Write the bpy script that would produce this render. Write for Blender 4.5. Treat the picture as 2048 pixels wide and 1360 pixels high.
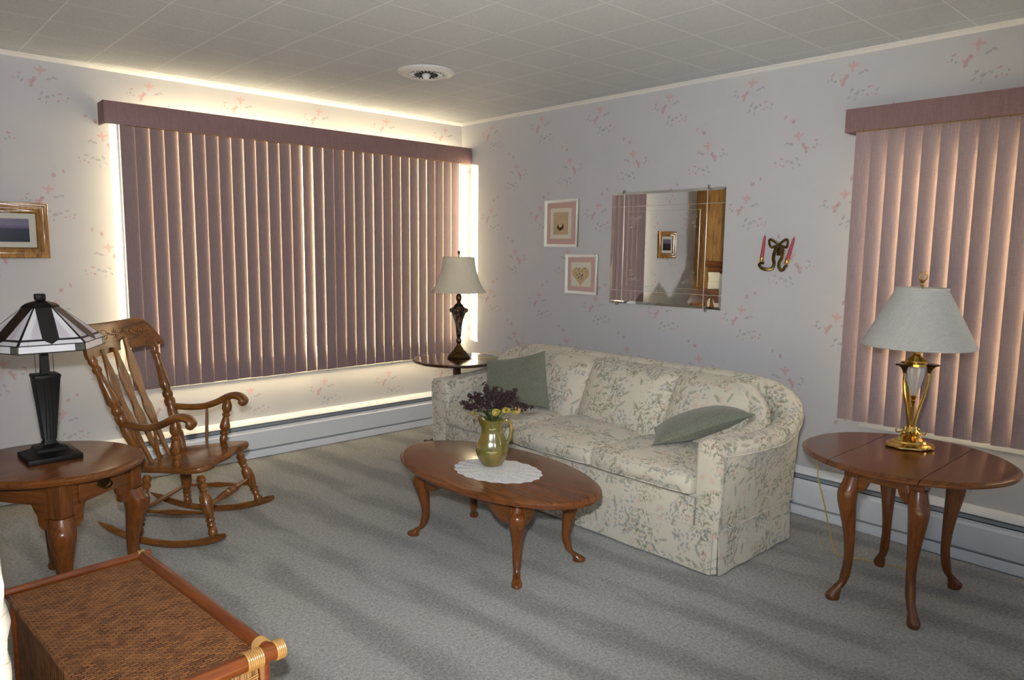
import bpy, bmesh, math, random
from mathutils import Vector, Matrix, noise
random.seed(7)
PI = math.pi
sc = bpy.context.scene
for o in list(bpy.data.objects): bpy.data.objects.remove(o, do_unlink=True)
COL = sc.collection

# ---------------------------------------------------------------- camera
CAM = (-3.84846612, -4.77045031, 1.42631038)
YAW, PITCH, ROLL, FPX = math.radians(-42.8948858), math.radians(-7.06654048), math.radians(0.65990926), 1457.48263
cy, sy, cp, sp = math.cos(YAW), math.sin(YAW), math.cos(PITCH), math.sin(PITCH)
fw = Vector((-sy*cp, cy*cp, sp)); rt = Vector((cy, sy, 0)); up = rt.cross(fw)
r2 = rt*math.cos(ROLL) + up*math.sin(ROLL); u2 = up*math.cos(ROLL) - rt*math.sin(ROLL)
cd = bpy.data.cameras.new('camera'); cam = bpy.data.objects.new('camera', cd); COL.objects.link(cam)
m = Matrix.Identity(4)
for i in range(3): m[i][0] = r2[i]; m[i][1] = u2[i]; m[i][2] = -fw[i]; m[i][3] = CAM[i]
cam.matrix_world = m
cd.sensor_width = 36; cd.lens = FPX/2048*36; cd.clip_start = 0.02
sc.camera = cam

# ---------------------------------------------------------------- world, sun, flash, exposure
w = bpy.data.worlds.new('world'); sc.world = w; w.use_nodes = True
bg = w.node_tree.nodes['Background']; bg.inputs[0].default_value = (0.72, 0.88, 1.12, 1); bg.inputs[1].default_value = 0.42
sd = bpy.data.lights.new('sun', 'SUN'); sd.energy = 260; sd.color = (1.0, 0.80, 0.47); sd.angle = 0.009
so = bpy.data.objects.new('sun', sd); COL.objects.link(so)
so.rotation_euler = Vector((0.62, -0.75, -0.13)).to_track_quat('-Z', 'Y').to_euler()
so.location = (-4, 6, 5)
fd = bpy.data.lights.new('camera_flash', 'SPOT'); fd.energy = 310; fd.color = (0.96, 0.98, 1.0)
fd.shadow_soft_size = 0.028; fd.spot_size = math.radians(98); fd.spot_blend = 0.75
fo = bpy.data.objects.new('camera_flash', fd); COL.objects.link(fo)
fo.location = Vector(CAM) + u2*0.16 - r2*0.035 + fw*0.03
fo.rotation_euler = (fw + Vector((-0.12, 0.08, 0.12))).to_track_quat('-Z', 'Y').to_euler()
sc.view_settings.view_transform = 'Standard'; sc.view_settings.look = 'None'
sc.view_settings.exposure = 0.0; sc.view_settings.gamma = 1; sc.view_settings.use_curve_mapping = False
sc.cycles.use_denoising = True
sc.cycles.max_bounces = 8; sc.cycles.diffuse_bounces = 5; sc.cycles.glossy_bounces = 4
sc.cycles.transmission_bounces = 8; sc.cycles.transparent_max_bounces = 16
sc.cycles.sample_clamp_indirect = 0; sc.cycles.caustics_reflective = False; sc.cycles.caustics_refractive = False

# ---------------------------------------------------------------- node helpers
class NT:
    def __init__(s, name):
        s.m = bpy.data.materials.new(name); s.m.use_nodes = True
        s.t = s.m.node_tree; s.b = s.t.nodes['Principled BSDF']; s.out = s.t.nodes['Material Output']
    def n(s, typ, **kw):
        nd = s.t.nodes.new(typ)
        for k, v in kw.items(): setattr(nd, k, v)
        return nd
    def L(s, a, b): s.t.links.new(a, b)
    def put(s, sock, v):
        if hasattr(v, 'is_output') or hasattr(v, 'links') and not isinstance(v, (int, float, tuple, list)): s.L(v, sock)
        else: sock.default_value = v
    def math(s, op, a, b=0.0, c=None, clamp=False):
        nd = s.n('ShaderNodeMath', operation=op); nd.use_clamp = clamp
        s.put(nd.inputs[0], a); s.put(nd.inputs[1], b)
        if c is not None: s.put(nd.inputs[2], c)
        return nd.outputs[0]
    def co(s, which='Object'): return s.n('ShaderNodeTexCoord').outputs[which]
    def mapping(s, v, scale=(1, 1, 1), loc=(0, 0, 0), rot=(0, 0, 0), typ='POINT'):
        nd = s.n('ShaderNodeMapping', vector_type=typ); s.L(v, nd.inputs[0])
        nd.inputs['Location'].default_value = loc; nd.inputs['Rotation'].default_value = rot; nd.inputs['Scale'].default_value = scale
        return nd.outputs[0]
    def noise(s, v, scale=5, detail=2, rough=.5, dist=0, color=False):
        nd = s.n('ShaderNodeTexNoise'); s.L(v, nd.inputs['Vector'])
        nd.inputs['Scale'].default_value = scale; nd.inputs['Detail'].default_value = detail
        nd.inputs['Roughness'].default_value = rough; nd.inputs['Distortion'].default_value = dist
        return nd.outputs['Color' if color else 'Fac']
    def ramp(s, f, *stops):
        nd = s.n('ShaderNodeValToRGB'); s.L(f, nd.inputs[0]); e = nd.color_ramp.elements
        for i, (p, c) in enumerate(stops):
            el = e[i] if i < 2 else e.new(p)
            el.position = p; el.color = c if len(c) == 4 else (*c, 1)
        return nd.outputs[0]
    def rng(s, f, a, b, c=0., d=1.):
        nd = s.n('ShaderNodeMapRange'); s.L(f, nd.inputs[0])
        for i, v in enumerate((a, b, c, d)): nd.inputs[i+1].default_value = v
        return nd.outputs[0]
    def mix(s, f, a, b, mode='MIX'):
        nd = s.n('ShaderNodeMix', data_type='RGBA', blend_type=mode)
        s.put(nd.inputs[0], f)
        for k, v in ((6, a), (7, b)):
            if isinstance(v, tuple): nd.inputs[k].default_value = v if len(v) == 4 else (*v, 1)
            else: s.L(v, nd.inputs[k])
        return nd.outputs[2]
    def bump(s, h, strength=.3, dist=.01):
        nd = s.n('ShaderNodeBump'); s.L(h, nd.inputs['Height'])
        nd.inputs['Strength'].default_value = strength; nd.inputs['Distance'].default_value = dist
        s.L(nd.outputs[0], s.b.inputs['Normal'])
    def set(s, **kw):
        names = dict(col='Base Color', rough='Roughness', metal='Metallic', spec='Specular IOR Level', trans='Transmission Weight',
                     coat='Coat Weight', crough='Coat Roughness', sheen='Sheen Weight', ior='IOR', alpha='Alpha')
        for k, v in kw.items():
            sk = s.b.inputs[names[k]]
            if isinstance(v, tuple): sk.default_value = v if len(v) == 4 else (*v, 1)
            else: s.put(sk, v)
        return s.m

def hexc(r, g, b):
    f = lambda c: ((c/255+.055)/1.055)**2.4 if c > 10 else c/255/12.92
    return (f(r), f(g), f(b))

def plain(name, col, rough=.5, var=.06, scale=30, **kw):
    t = NT(name); c = t.noise(t.co(), scale, 3)
    a = tuple(x*(1-var) for x in col); b = tuple(min(1, x*(1+var)) for x in col)
    t.set(col=t.mix(c, a, b), rough=rough, **kw); return t.m

def wood(name, light, dark, axis='X', rough=.28, scale=1.0, coat=.35):
    t = NT(name); co = t.co()
    st = {'X': (1.2, 14, 14), 'Y': (14, 1.2, 14), 'Z': (14, 14, 1.2)}[axis]
    v = t.mapping(co, tuple(a*scale for a in st))
    n1 = t.noise(v, 2.2, 5, .62, 1.2); v2 = t.mapping(co, tuple(a*scale*5 for a in st)); n2 = t.noise(v2, 3.5, 2, .6)
    f = t.math('ADD', t.math('MULTIPLY', n1, .72), t.math('MULTIPLY', n2, .30))
    mid = tuple((a+b)/2 for a, b in zip(light, dark))
    c = t.ramp(f, (.36, dark), (.66, light), (.5, mid))
    t.set(col=c, rough=rough, coat=coat, crough=.12); t.bump(n2, .06, .002); return t.m

OAK_L, OAK_D = (0.27, 0.098, 0.017), (0.060, 0.018, 0.003)
M = {}
for ax in 'XYZ': M['oak'+ax] = wood('oak_wood_'+ax.lower(), OAK_L, OAK_D, ax, rough=.30, coat=.2)
for ax in 'XYZ': M['table'+ax] = wood('table_oak_'+ax.lower(), (0.185, 0.058, 0.0105), (0.082, 0.023, 0.0042), ax, rough=.27, coat=.18)
M['cherry'] = wood('dark_cherry_wood', (0.075, 0.018, 0.012), (0.022, 0.006, 0.005), 'X', rough=.16, coat=.6)
M['brass'] = plain('polished_brass', (0.72, 0.46, 0.13), .16, metal=1.0)
M['bronze'] = plain('aged_bronze', (0.20, 0.14, 0.055), .28, var=.5, scale=45, metal=1.0)
M['dkbrass'] = plain('dark_antique_brass', (0.13, 0.090, 0.035), .3, var=.5, scale=60, metal=1.0)
M['black'] = plain('black_metal', (0.006, 0.005, 0.005), .5, var=.3, spec=.22)
M['white'] = plain('white_enamel', (0.74, 0.77, 0.82), .35, var=.02)
M['trimw'] = plain('white_painted_trim', (0.64, 0.64, 0.63), .5, var=.03)
M['darkslot'] = plain('dark_slot_shade', (0.035, 0.037, 0.04), .5)  # near-black stands in for shade inside slots and openings
M['slotgrey'] = plain('grey_damper_metal', (0.33, 0.36, 0.38), .4)
M['cord'] = plain('gold_cord', (0.55, 0.38, 0.08), .35)
M['shade_int'] = plain('shade_lining', (0.55, 0.48, 0.38), .8)

# wallpaper: cream-lilac ground with half-drop floral sprays
def wallpaper(name, axis, s0, flip):
    t = NT(name); co = t.co()
    sep = t.n('ShaderNodeSeparateXYZ'); t.L(co, sep.inputs[0])
    s = sep.outputs[axis]
    if flip: s = t.math('MULTIPLY', s, -1.0)
    z = sep.outputs['Z']; H = .3185; W = .5535
    dz0 = t.math('SUBTRACT', z, 2.364)
    row = t.math('FLOOR', t.math('DIVIDE', t.math('ADD', dz0, .187), H))
    dz = t.math('SUBTRACT', dz0, t.math('MULTIPLY', row, H))
    par = t.math('ABSOLUTE', t.math('MODULO', row, 2.0)); par = t.math('ROUND', par)
    ss = t.math('SUBTRACT', t.math('ADD', t.math('SUBTRACT', s, s0), t.math('MULTIPLY', par, -.2865)), 0)
    fr = t.math('SUBTRACT', ss, t.math('MULTIPLY', t.math('ROUND', t.math('DIVIDE', ss, W)), W))
    fr = t.math('MULTIPLY', fr, t.math('SUBTRACT', 1.0, t.math('MULTIPLY', par, 2.0)))
    cmb = t.n('ShaderNodeCombineXYZ'); t.L(fr, cmb.inputs[0]); t.L(dz, cmb.inputs[1])
    nz = t.noise(co, 75, 2, .6, color=True); nm = t.n('ShaderNodeVectorMath', operation='MULTIPLY_ADD')
    t.L(nz, nm.inputs[0]); nm.inputs[1].default_value = (.011, .011, 0); t.L(cmb.outputs[0], nm.inputs[2])
    sh = t.n('ShaderNodeVectorMath', operation='SUBTRACT'); t.L(nm.outputs[0], sh.inputs[0]); sh.inputs[1].default_value = (.0055, .0055, 0)
    p = sh.outputs[0]
    def ell(x, y, a, b, deg, soft=.55):
        mp = t.mapping(p, (a, b, 1), (x, y, 0), (0, 0, math.radians(deg)), 'TEXTURE')
        ln = t.n('ShaderNodeVectorMath', operation='LENGTH'); t.L(mp, ln.inputs[0])
        return t.rng(ln.outputs['Value'], 1.0, soft)
    def group(lst):
        acc = None
        for e in lst:
            k = ell(*e); acc = k if acc is None else t.math('MAXIMUM', acc, k)
        return acc
    red = [(-.038, -.058, .011, .021, -28), (-.048, -.080, .010, .017, -20), (-.028, -.045, .010, .014, 40),
           (.032, .081, .013, .016, -30), (.080, .106, .009, .014, 20), (.032, .135, .018, .0055, 0), (-.1, -.028, .014, .006, 20),
           (.088, -.112, .016, .006, 10), (.078, -.150, .008, .007, 0), (.098, -.142, .005, .006, 0)]
    pink = [(.002, .002, .021, .015, 15)] + [(.019*math.cos(a), .016*math.sin(a), .015, .0085, math.degrees(a)) for a in (0.3, 1.5, 2.7, 4.6)] \
        + [(-.055, -.062, .012, .012, 0), (.118, -.150, .009, .006, 30), (-.125, -.055, .010, .005, 0)]
    blue = [(.040, -.038, .020, .008, 15), (.065, -.030, .016, .007, -20), (.000, -.118, .016, .008, 50), (.028, -.135, .018, .010, 20),
            (-.012, -.150, .015, .006, 45), (.055, -.125, .014, .007, -30), (-.088, -.062, .011, .006, 30), (-.105, -.050, .006, .011, 0),
            (.125, -.130, .010, .006, 60), (.020, -.165, .012, .004, 70)]
    tex = t.noise(co, 130, 3, .6); streak = t.noise(t.mapping(co, (1, 1, 14) if True else (1, 1, 1)), 55, 2)
    fine = t.noise(co, 6, 2)
    base = t.mix(fine, hexc(181, 182, 189), hexc(190, 190, 193))
    base = t.mix(t.math('MULTIPLY', t.rng(streak, .35, .75), .10), base, (0.45, 0.42, 0.42))
    br = t.rng(tex, .30, .62, .15, 1.)
    c = t.mix(t.math('MULTIPLY', t.math('MULTIPLY', group(blue), br), .62), base, hexc(118, 124, 134))
    c = t.mix(t.math('MULTIPLY', t.math('MULTIPLY', group(pink), br), .72), c, hexc(196, 136, 134))
    c = t.mix(t.math('MULTIPLY', t.math('MULTIPLY', group(red), br), .66), c, hexc(168, 98, 104))
    t.set(col=c, rough=.62, spec=.25); t.bump(tex, .05, .002); return t.m
M['paperA'] = wallpaper('floral_wallpaper_window_wall', 'X', -2.943, False)
M['paperB'] = wallpaper('floral_wallpaper_mirror_wall', 'Y', .366, True)

# ceiling tiles
def ceil_mat():
    t = NT('ceiling_tile'); co = t.co(); v = t.mapping(co, loc=(.786-.322*20+.322*0, .785+.0-.322*20, 0))
    sep = t.n('ShaderNodeSeparateXYZ'); t.L(co, sep.inputs[0])
    ms = []
    for k, off in (('X', .786), ('Y', 2.071)):
        q = t.math('DIVIDE', t.math('ADD', sep.outputs[k], off), .3225)
        d = t.math('ABSOLUTE', t.math('SUBTRACT', q, t.math('ROUND', q)))
        ms.append(t.rng(d, .010, .003))
    g = t.math('MAXIMUM', ms[0], ms[1])
    n = t.noise(t.mapping(co, (30, 9, 1)), 6, 4, .65)
    base = t.mix(t.rng(n, .3, .7), (0.455, 0.485, 0.53), (0.545, 0.575, 0.62))
    c = t.mix(t.math('MULTIPLY', g, .5), base, (0.95, 0.95, 0.93))
    t.set(col=c, rough=.7, spec=.2); t.bump(t.math('SUBTRACT', n, g), .10, .003); return t.m
M['ceiling'] = ceil_mat()

def carpet():
    t = NT('grey_cut_pile_carpet'); co = t.co()
    f = t.noise(co, 190, 2, .75); g = t.noise(co, 75, 3, .7)
    sep = t.n('ShaderNodeSeparateXYZ'); t.L(co, sep.inputs[0])
    wob = t.noise(t.mapping(co, (2.2, .9, 1)), 1.0, 3, .6); pat = t.noise(t.mapping(co, (2.4, 1.1, 1), (5, 2, 0)), 1.0, 3, .6)
    ph = t.math('ADD', t.math('MULTIPLY', t.math('ADD', sep.outputs['X'], t.math('MULTIPLY', sep.outputs['Y'], .10)), 2*PI/.31), t.math('MULTIPLY', wob, 7.0))
    st = t.rng(t.math('SINE', ph), -.75, .35); k = t.math('MAXIMUM', st, t.rng(pat, .50, .62))
    sp = t.math('ADD', t.math('MULTIPLY', t.rng(f, .3, .7), .5), t.math('MULTIPLY', t.rng(g, .35, .65), .5))
    c1 = t.mix(sp, (0.115, 0.118, 0.110), (0.48, 0.485, 0.462)); c2 = t.mix(sp, (0.205, 0.208, 0.198), (0.65, 0.655, 0.628))
    t.set(col=t.mix(k, c1, c2), rough=.95, spec=.1, sheen=.2); t.bump(sp, .7, .012); return t.m
M['carpet'] = carpet()

# sofa chintz: leaf sprigs on cream (uses metric UV)
def chintz():
    t = NT('floral_sofa_fabric'); uv = t.n('ShaderNodeUVMap').outputs[0]
    nz = t.noise(uv, 22, 2, color=True); nm = t.n('ShaderNodeVectorMath', operation='MULTIPLY_ADD')
    t.L(nz, nm.inputs[0]); nm.inputs[1].default_value = (.016, .016, 0); t.L(uv, nm.inputs[2]); base = nm.outputs[0]
    def leaves(scale, a, b, dens, off, curve=0):
        vm = t.mapping(base, loc=(off, off*1.7, 0))
        vo = t.n('ShaderNodeTexVoronoi', voronoi_dimensions='2D'); t.L(vm, vo.inputs['Vector']); vo.inputs['Scale'].default_value = scale
        sc_ = t.n('ShaderNodeVectorMath', operation='SCALE'); t.L(vm, sc_.inputs[0]); sc_.inputs['Scale'].default_value = 1.0
        d = t.n('ShaderNodeVectorMath', operation='SUBTRACT'); t.L(sc_.outputs[0], d.inputs[0]); t.L(vo.outputs['Position'], d.inputs[1])
        sp_ = t.n('ShaderNodeSeparateXYZ'); t.L(vo.outputs['Color'], sp_.inputs[0])
        rot = t.n('ShaderNodeVectorRotate', rotation_type='Z_AXIS'); t.L(d.outputs[0], rot.inputs['Vector'])
        t.L(t.math('MULTIPLY', sp_.outputs[0], 6.28), rot.inputs['Angle'])
        s3 = t.mapping(rot.outputs[0], (1/a, 1/b, 0))
        ln = t.n('ShaderNodeVectorMath', operation='LENGTH'); t.L(s3, ln.inputs[0])
        mk = t.rng(ln.outputs['Value'], 1.0, .75)
        gate = t.math('LESS_THAN', sp_.outputs[1], dens)
        return t.math('MULTIPLY', mk, gate)
    cl = t.rng(t.noise(uv, 7, 1, .5), .48, .55); cl2 = t.rng(t.noise(t.mapping(uv, loc=(3, 7, 0)), 7, 1), .50, .58)
    c = t.mix(t.noise(uv, 4, 2), (0.60, 0.56, 0.465), (0.54, 0.515, 0.435))
    c = t.mix(t.math('MULTIPLY', t.rng(t.noise(uv, 14, 2), .60, .70), .35), c, (0.62, 0.42, 0.34))
    A = t.math('MULTIPLY', leaves(54, .0095, .0034, .85, 0), cl)
    B = t.math('MULTIPLY', leaves(31, .019, .0060, .6, 1.3), cl)
    Cc = t.math('MULTIPLY', leaves(18, .032, .0080, .36, 2.9), 1.0)
    D = t.math('MULTIPLY', leaves(46, .012, .0062, .75, 4.1), cl2)
    Pk = t.math('MULTIPLY', leaves(20, .018, .015, .26, 6.7), .32)
    St = t.math('MULTIPLY', t.rng(t.math('ABSOLUTE', t.math('SUBTRACT', t.noise(uv, 17, 1, .4, 1.5), .5)), .014, .004), cl)
    c = t.mix(Pk, c, (0.52, 0.30, 0.24))
    c = t.mix(t.math('MULTIPLY', Cc, .62), c, (0.24, 0.25, 0.19))
    c = t.mix(t.math('MULTIPLY', D, .65), c, (0.25, 0.27, 0.31))
    c = t.mix(t.math('MULTIPLY', St, .6), c, (0.26, 0.25, 0.15))
    c = t.mix(t.math('MULTIPLY', B, .66), c, (0.20, 0.20, 0.12))
    c = t.mix(t.math('MULTIPLY', A, .58), c, (0.15, 0.16, 0.11))
    wv = t.noise(uv, 500, 1)
    t.set(col=c, rough=.8, spec=.2, sheen=.15); t.bump(wv, .12, .002); return t.m
M['chintz'] = chintz()

def linen(name, a, b, rough=.9, uvw=False, k=1.0):
    t = NT(name); co = t.co()
    n1 = t.noise(t.mapping(co, (200*k, 25*k, 200*k)), 2, 3, .7); n2 = t.noise(t.mapping(co, (25*k, 200*k, 25*k)), 2, 3, .7)
    f = t.rng(t.math('ADD', n1, n2), .75, 1.25)
    t.set(col=t.mix(f, a, b), rough=rough, sheen=.3, spec=.15); t.bump(f, .25, .003); return t.m
M['sage'] = linen('sage_green_linen', (0.115, 0.125, 0.092), (0.22, 0.235, 0.18))
M['shadec'] = linen('cream_lamp_shade_linen', (0.58, 0.52, 0.41), (0.68, 0.62, 0.50))
M['shadep'] = linen('white_pleated_shade', (0.40, 0.415, 0.42), (0.49, 0.50, 0.50), k=.6)

def vane_mat(name, base, back):
    t = NT(name); co = t.co()
    n = t.noise(t.mapping(co, (160, 160, 5)), 3, 2, .7); n2 = t.noise(t.mapping(co, (8, 8, 150)), 3, 2)
    f = t.rng(t.math('ADD', n, t.math('MULTIPLY', n2, .5)), .5, 1.0)
    c = t.mix(f, tuple(x*.82 for x in base), tuple(min(1, x*1.18) for x in base))
    t.set(col=c, rough=.55, spec=.3); t.bump(n, .1, .001); return t.m
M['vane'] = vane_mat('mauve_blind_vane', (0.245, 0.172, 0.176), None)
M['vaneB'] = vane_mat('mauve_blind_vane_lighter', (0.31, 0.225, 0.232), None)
M['vanesel'] = vane_mat('mauve_blind_valance', (0.24, 0.145, 0.145), None)
M['vanewhite'] = plain('white_vane_backing', (0.80, 0.78, 0.74), .5, var=.02)

# ---------------------------------------------------------------- mesh helpers
class MB:
    def __init__(s): s.v = []; s.f = []; s.mi = []; s.cur = 0
    def add(s, vs, fs):
        n = len(s.v); s.v += [tuple(x) for x in vs]; s.f += [tuple(i+n for i in f) for f in fs]; s.mi += [s.cur]*len(fs)
        return s
    def box(s, x0, x1, y0, y1, z0, z1):
        vs = [(x, y, z) for z in (z0, z1) for y in (y0, y1) for x in (x0, x1)]
        return s.add(vs, [(0, 2, 3, 1), (4, 5, 7, 6), (0, 1, 5, 4), (2, 6, 7, 3), (0, 4, 6, 2), (1, 3, 7, 5)])
    def rings(s, rs, closed=True, cap0=True, cap1=True, loop=False):
        k = len(rs[0]); vs = [p for r in rs for p in r]; fs = []
        nr = len(rs)
        for i in range(nr if loop else nr-1):
            a = i*k; b = ((i+1) % nr)*k
            for j in range(k if closed else k-1):
                j2 = (j+1) % k
                fs.append((a+j, a+j2, b+j2, b+j))
        if closed and not loop:
            if cap0: fs.append(tuple(range(k-1, -1, -1)))
            if cap1: fs.append(tuple((nr-1)*k+j for j in range(k)))
        return s.add(vs, fs)
    def lathe(s, prof, seg=28, c=(0, 0, 0), sx=1, sy=1, cap=True):
        rs = []
        for r, z in prof:
            rs.append([(c[0]+r*sx*math.cos(2*PI*j/seg), c[1]+r*sy*math.sin(2*PI*j/seg), c[2]+z) for j in range(seg)])
        return s.rings(rs, cap0=cap, cap1=cap)
    def tube(s, pts, rad, seg=12, sq=(1, 1), updir=None, caps=True):
        pts = [Vector(p) for p in pts]; n = len(pts)
        if not isinstance(rad, (list, tuple)): rad = [rad]*n
        T = []
        for i in range(n):
            d = pts[min(i+1, n-1)]-pts[max(i-1, 0)]; T.append(d.normalized())
        u = Vector(updir) if updir else (Vector((0, 0, 1)) if abs(T[0].z) < .9 else Vector((1, 0, 0)))
        rs = []
        for i in range(n):
            if updir: u = Vector(updir)
            a = T[i].cross(u)
            if a.length < 1e-5: a = T[i].cross(Vector((0, 1, .01)))
            a.normalize(); b = a.cross(T[i]).normalized(); u = b
            r = rad[i]; ra, rb = (r if isinstance(r, tuple) else (r*sq[0], r*sq[1]))
            rs.append([tuple(pts[i]+a*ra*math.cos(2*PI*j/seg)+b*rb*math.sin(2*PI*j/seg)) for j in range(seg)])
        return s.rings(rs, cap0=caps, cap1=caps)
    def turned(s, p0, p1, prof, seg=16):
        """prof: (t, r) along p0->p1"""
        p0 = Vector(p0); p1 = Vector(p1)
        return s.tube([p0.lerp(p1, t) for t, r in prof], [r for t, r in prof], seg)
    def prism(s, poly, z0, z1, M4=None, bevel=0):
        """poly in xy, extruded along z; optional matrix"""
        k = len(poly)
        if bevel:
            cx = sum(p[0] for p in poly)/k; cyy = sum(p[1] for p in poly)/k
            def ins(d):
                out = []
                for i in range(k):
                    a = Vector(poly[i-1]); b = Vector(poly[i]); c = Vector(poly[(i+1) % k])
                    e1 = (b-a).normalized(); e2 = (c-b).normalized(); nrm = Vector((-(e1+e2).y, (e1+e2).x))
                    if nrm.length < 1e-6: nrm = Vector((-e1.y, e1.x))
                    nrm.normalize(); out.append((b.x+nrm.x*d, b.y+nrm.y*d))
                return out
            lv = [(ins(bevel), z0), (poly, z0+bevel), (poly, z1-bevel), (ins(bevel), z1)]
        else: lv = [(poly, z0), (poly, z1)]
        rs = [[Vector((x, y, z)) for x, y in pl] for pl, z in lv]
        if M4 is not None: rs = [[M4 @ p for p in r] for r in rs]
        return s.rings([[tuple(p) for p in r] for r in rs])
    def build(s, name, mat, parent=None, smooth=35, uv=False, bevel=0, subsurf=0, solid=0):
        me = bpy.data.meshes.new(name); me.from_pydata(s.v, [], s.f)
        mats = mat if isinstance(mat, (list, tuple)) else [mat]
        for q in mats: me.materials.append(q)
        bm = bmesh.new(); bm.from_mesh(me)
        for f, k in zip(bm.faces, s.mi): f.material_index = k
        bmesh.ops.remove_doubles(bm, verts=bm.verts, dist=1e-6)
        bmesh.ops.recalc_face_normals(bm, faces=bm.faces)
        if bevel:
            es = [e for e in bm.edges if len(e.link_faces) == 2 and e.calc_face_angle(0) > math.radians(40)]
            bmesh.ops.bevel(bm, geom=es, offset=bevel, segments=2, affect='EDGES', profile=.5, clamp_overlap=True)
        for f in bm.faces: f.smooth = True
        for e in bm.edges:
            if len(e.link_faces) == 2 and e.calc_face_angle(0) > math.radians(smooth): e.smooth = False
        if uv:
            lay = bm.loops.layers.uv.new('UVMap')
            for f in bm.faces:
                n = f.normal; ax = max(range(3), key=lambda i: abs(n[i]))
                for l in f.loops:
                    c = l.vert.co
                    l[lay].uv = {0: (c.y, c.z+.37), 1: (c.x+5.3, c.z+.71), 2: (c.y+2.1, c.x+1.3)}[ax]
        bm.to_mesh(me); bm.free()
        o = bpy.data.objects.new(name, me); COL.objects.link(o)
        if subsurf:
            md = o.modifiers.new('sub', 'SUBSURF'); md.levels = subsurf; md.render_levels = subsurf
        if parent is not None: o.parent = parent
        return o

def thing(name, label, cat, loc=(0, 0, 0), rotz=0, group=None):
    o = bpy.data.objects.new(name, None); COL.objects.link(o); o.location = loc; o.rotation_euler = (0, 0, rotz)
    o.empty_display_size = .1
    return tag(o, label, cat, group)
def tag(o, label, cat=None, group=None):
    o['label'] = label
    if cat: o['category'] = cat
    if group: o['group'] = group
    return o
def struct(o): o['kind'] = 'structure'; return o

def arc(cx, cyy, r, a0, a1, n):
    return [(cx+r*math.cos(math.radians(a0+(a1-a0)*i/n)), cyy+r*math.sin(math.radians(a0+(a1-a0)*i/n))) for i in range(n+1)]
def ellipse(a, b, n=72, c=(0, 0)): return [(c[0]+a*math.cos(2*PI*i/n), c[1]+b*math.sin(2*PI*i/n)) for i in range(n)]
def catmull(pts, n=8):
    P = [Vector(p) for p in pts]; out = []
    for i in range(len(P)-1):
        a = P[max(i-1, 0)]; b = P[i]; c = P[i+1]; d = P[min(i+2, len(P)-1)]
        for k in range(n):
            t = k/n
            out.append(.5*((2*b)+(c-a)*t+(2*a-5*b+4*c-d)*t*t+(3*b-a-3*c+d)*t**3))
    out.append(P[-1]); return out

# ---------------------------------------------------------------- room shell
CEIL = 2.44
XL = -3.735            # left wall plane
WIN_A = (-2.62, -0.08, .66, 2.20); WIN_B = (-4.75, -3.30, .66, 1.98)
struct(MB().box(-4.9, .2, -5.6, .2, -.12, 0).build('floor', M['carpet']))
struct(MB().box(-4.9, .2, -5.6, .2, CEIL, CEIL+.1).build('ceiling', M['ceiling']))
x0, x1, z0, z1 = WIN_A
a = MB(); a.box(XL, x0, 0, .1, 0, CEIL); a.box(x1, .1, 0, .1, 0, CEIL); a.box(x0, x1, 0, .1, 0, z0); a.box(x0, x1, 0, .1, z1, CEIL)
struct(a.build('wall_back', M['paperA']))
y0, y1, z0b, z1b = WIN_B
a = MB(); a.box(0, .1, y1, 0, 0, CEIL); a.box(0, .1, -5.6, y0, 0, CEIL); a.box(0, .1, y0, y1, 0, z0b); a.box(0, .1, y0, y1, z1b, CEIL)
struct(a.build('wall_right', M['paperB']))
# left wall (brown panelling over the fireplace)
t = NT('brown_wood_panelling'); co = t.co()
t.set(col=t.ramp(t.noise(t.mapping(co, (3, 9, 1.2)), 4, 4, .6, .5), (.3, (0.14, 0.062, 0.014)), (.7, (0.36, 0.19, 0.05))), rough=.35)
M['panel'] = t.m
struct(MB().box(XL-.15, XL, -2.98, .2, 0, CEIL).build('wall_left', M['panel']))
# crown trims
def crown(name, p0, p1, nrm):
    # small cove section swept between two points
    sec = [(0, 0), (.020, 0), (.018, -.006), (.010, -.010), (.006, -.018), (0, -.022)]
    rs = []
    for p in (p0, p1): rs.append([(p[0]+nrm[0]*d, p[1]+nrm[1]*d, CEIL+h) for d, h in sec])
    struct(MB().rings(rs).build(name, M['trimw']))
crown('trim_1', (XL, 0), (-.0, 0), (0, -1)); crown('trim_2', (0, 0), (0, -5.6), (-1, 0))

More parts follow.
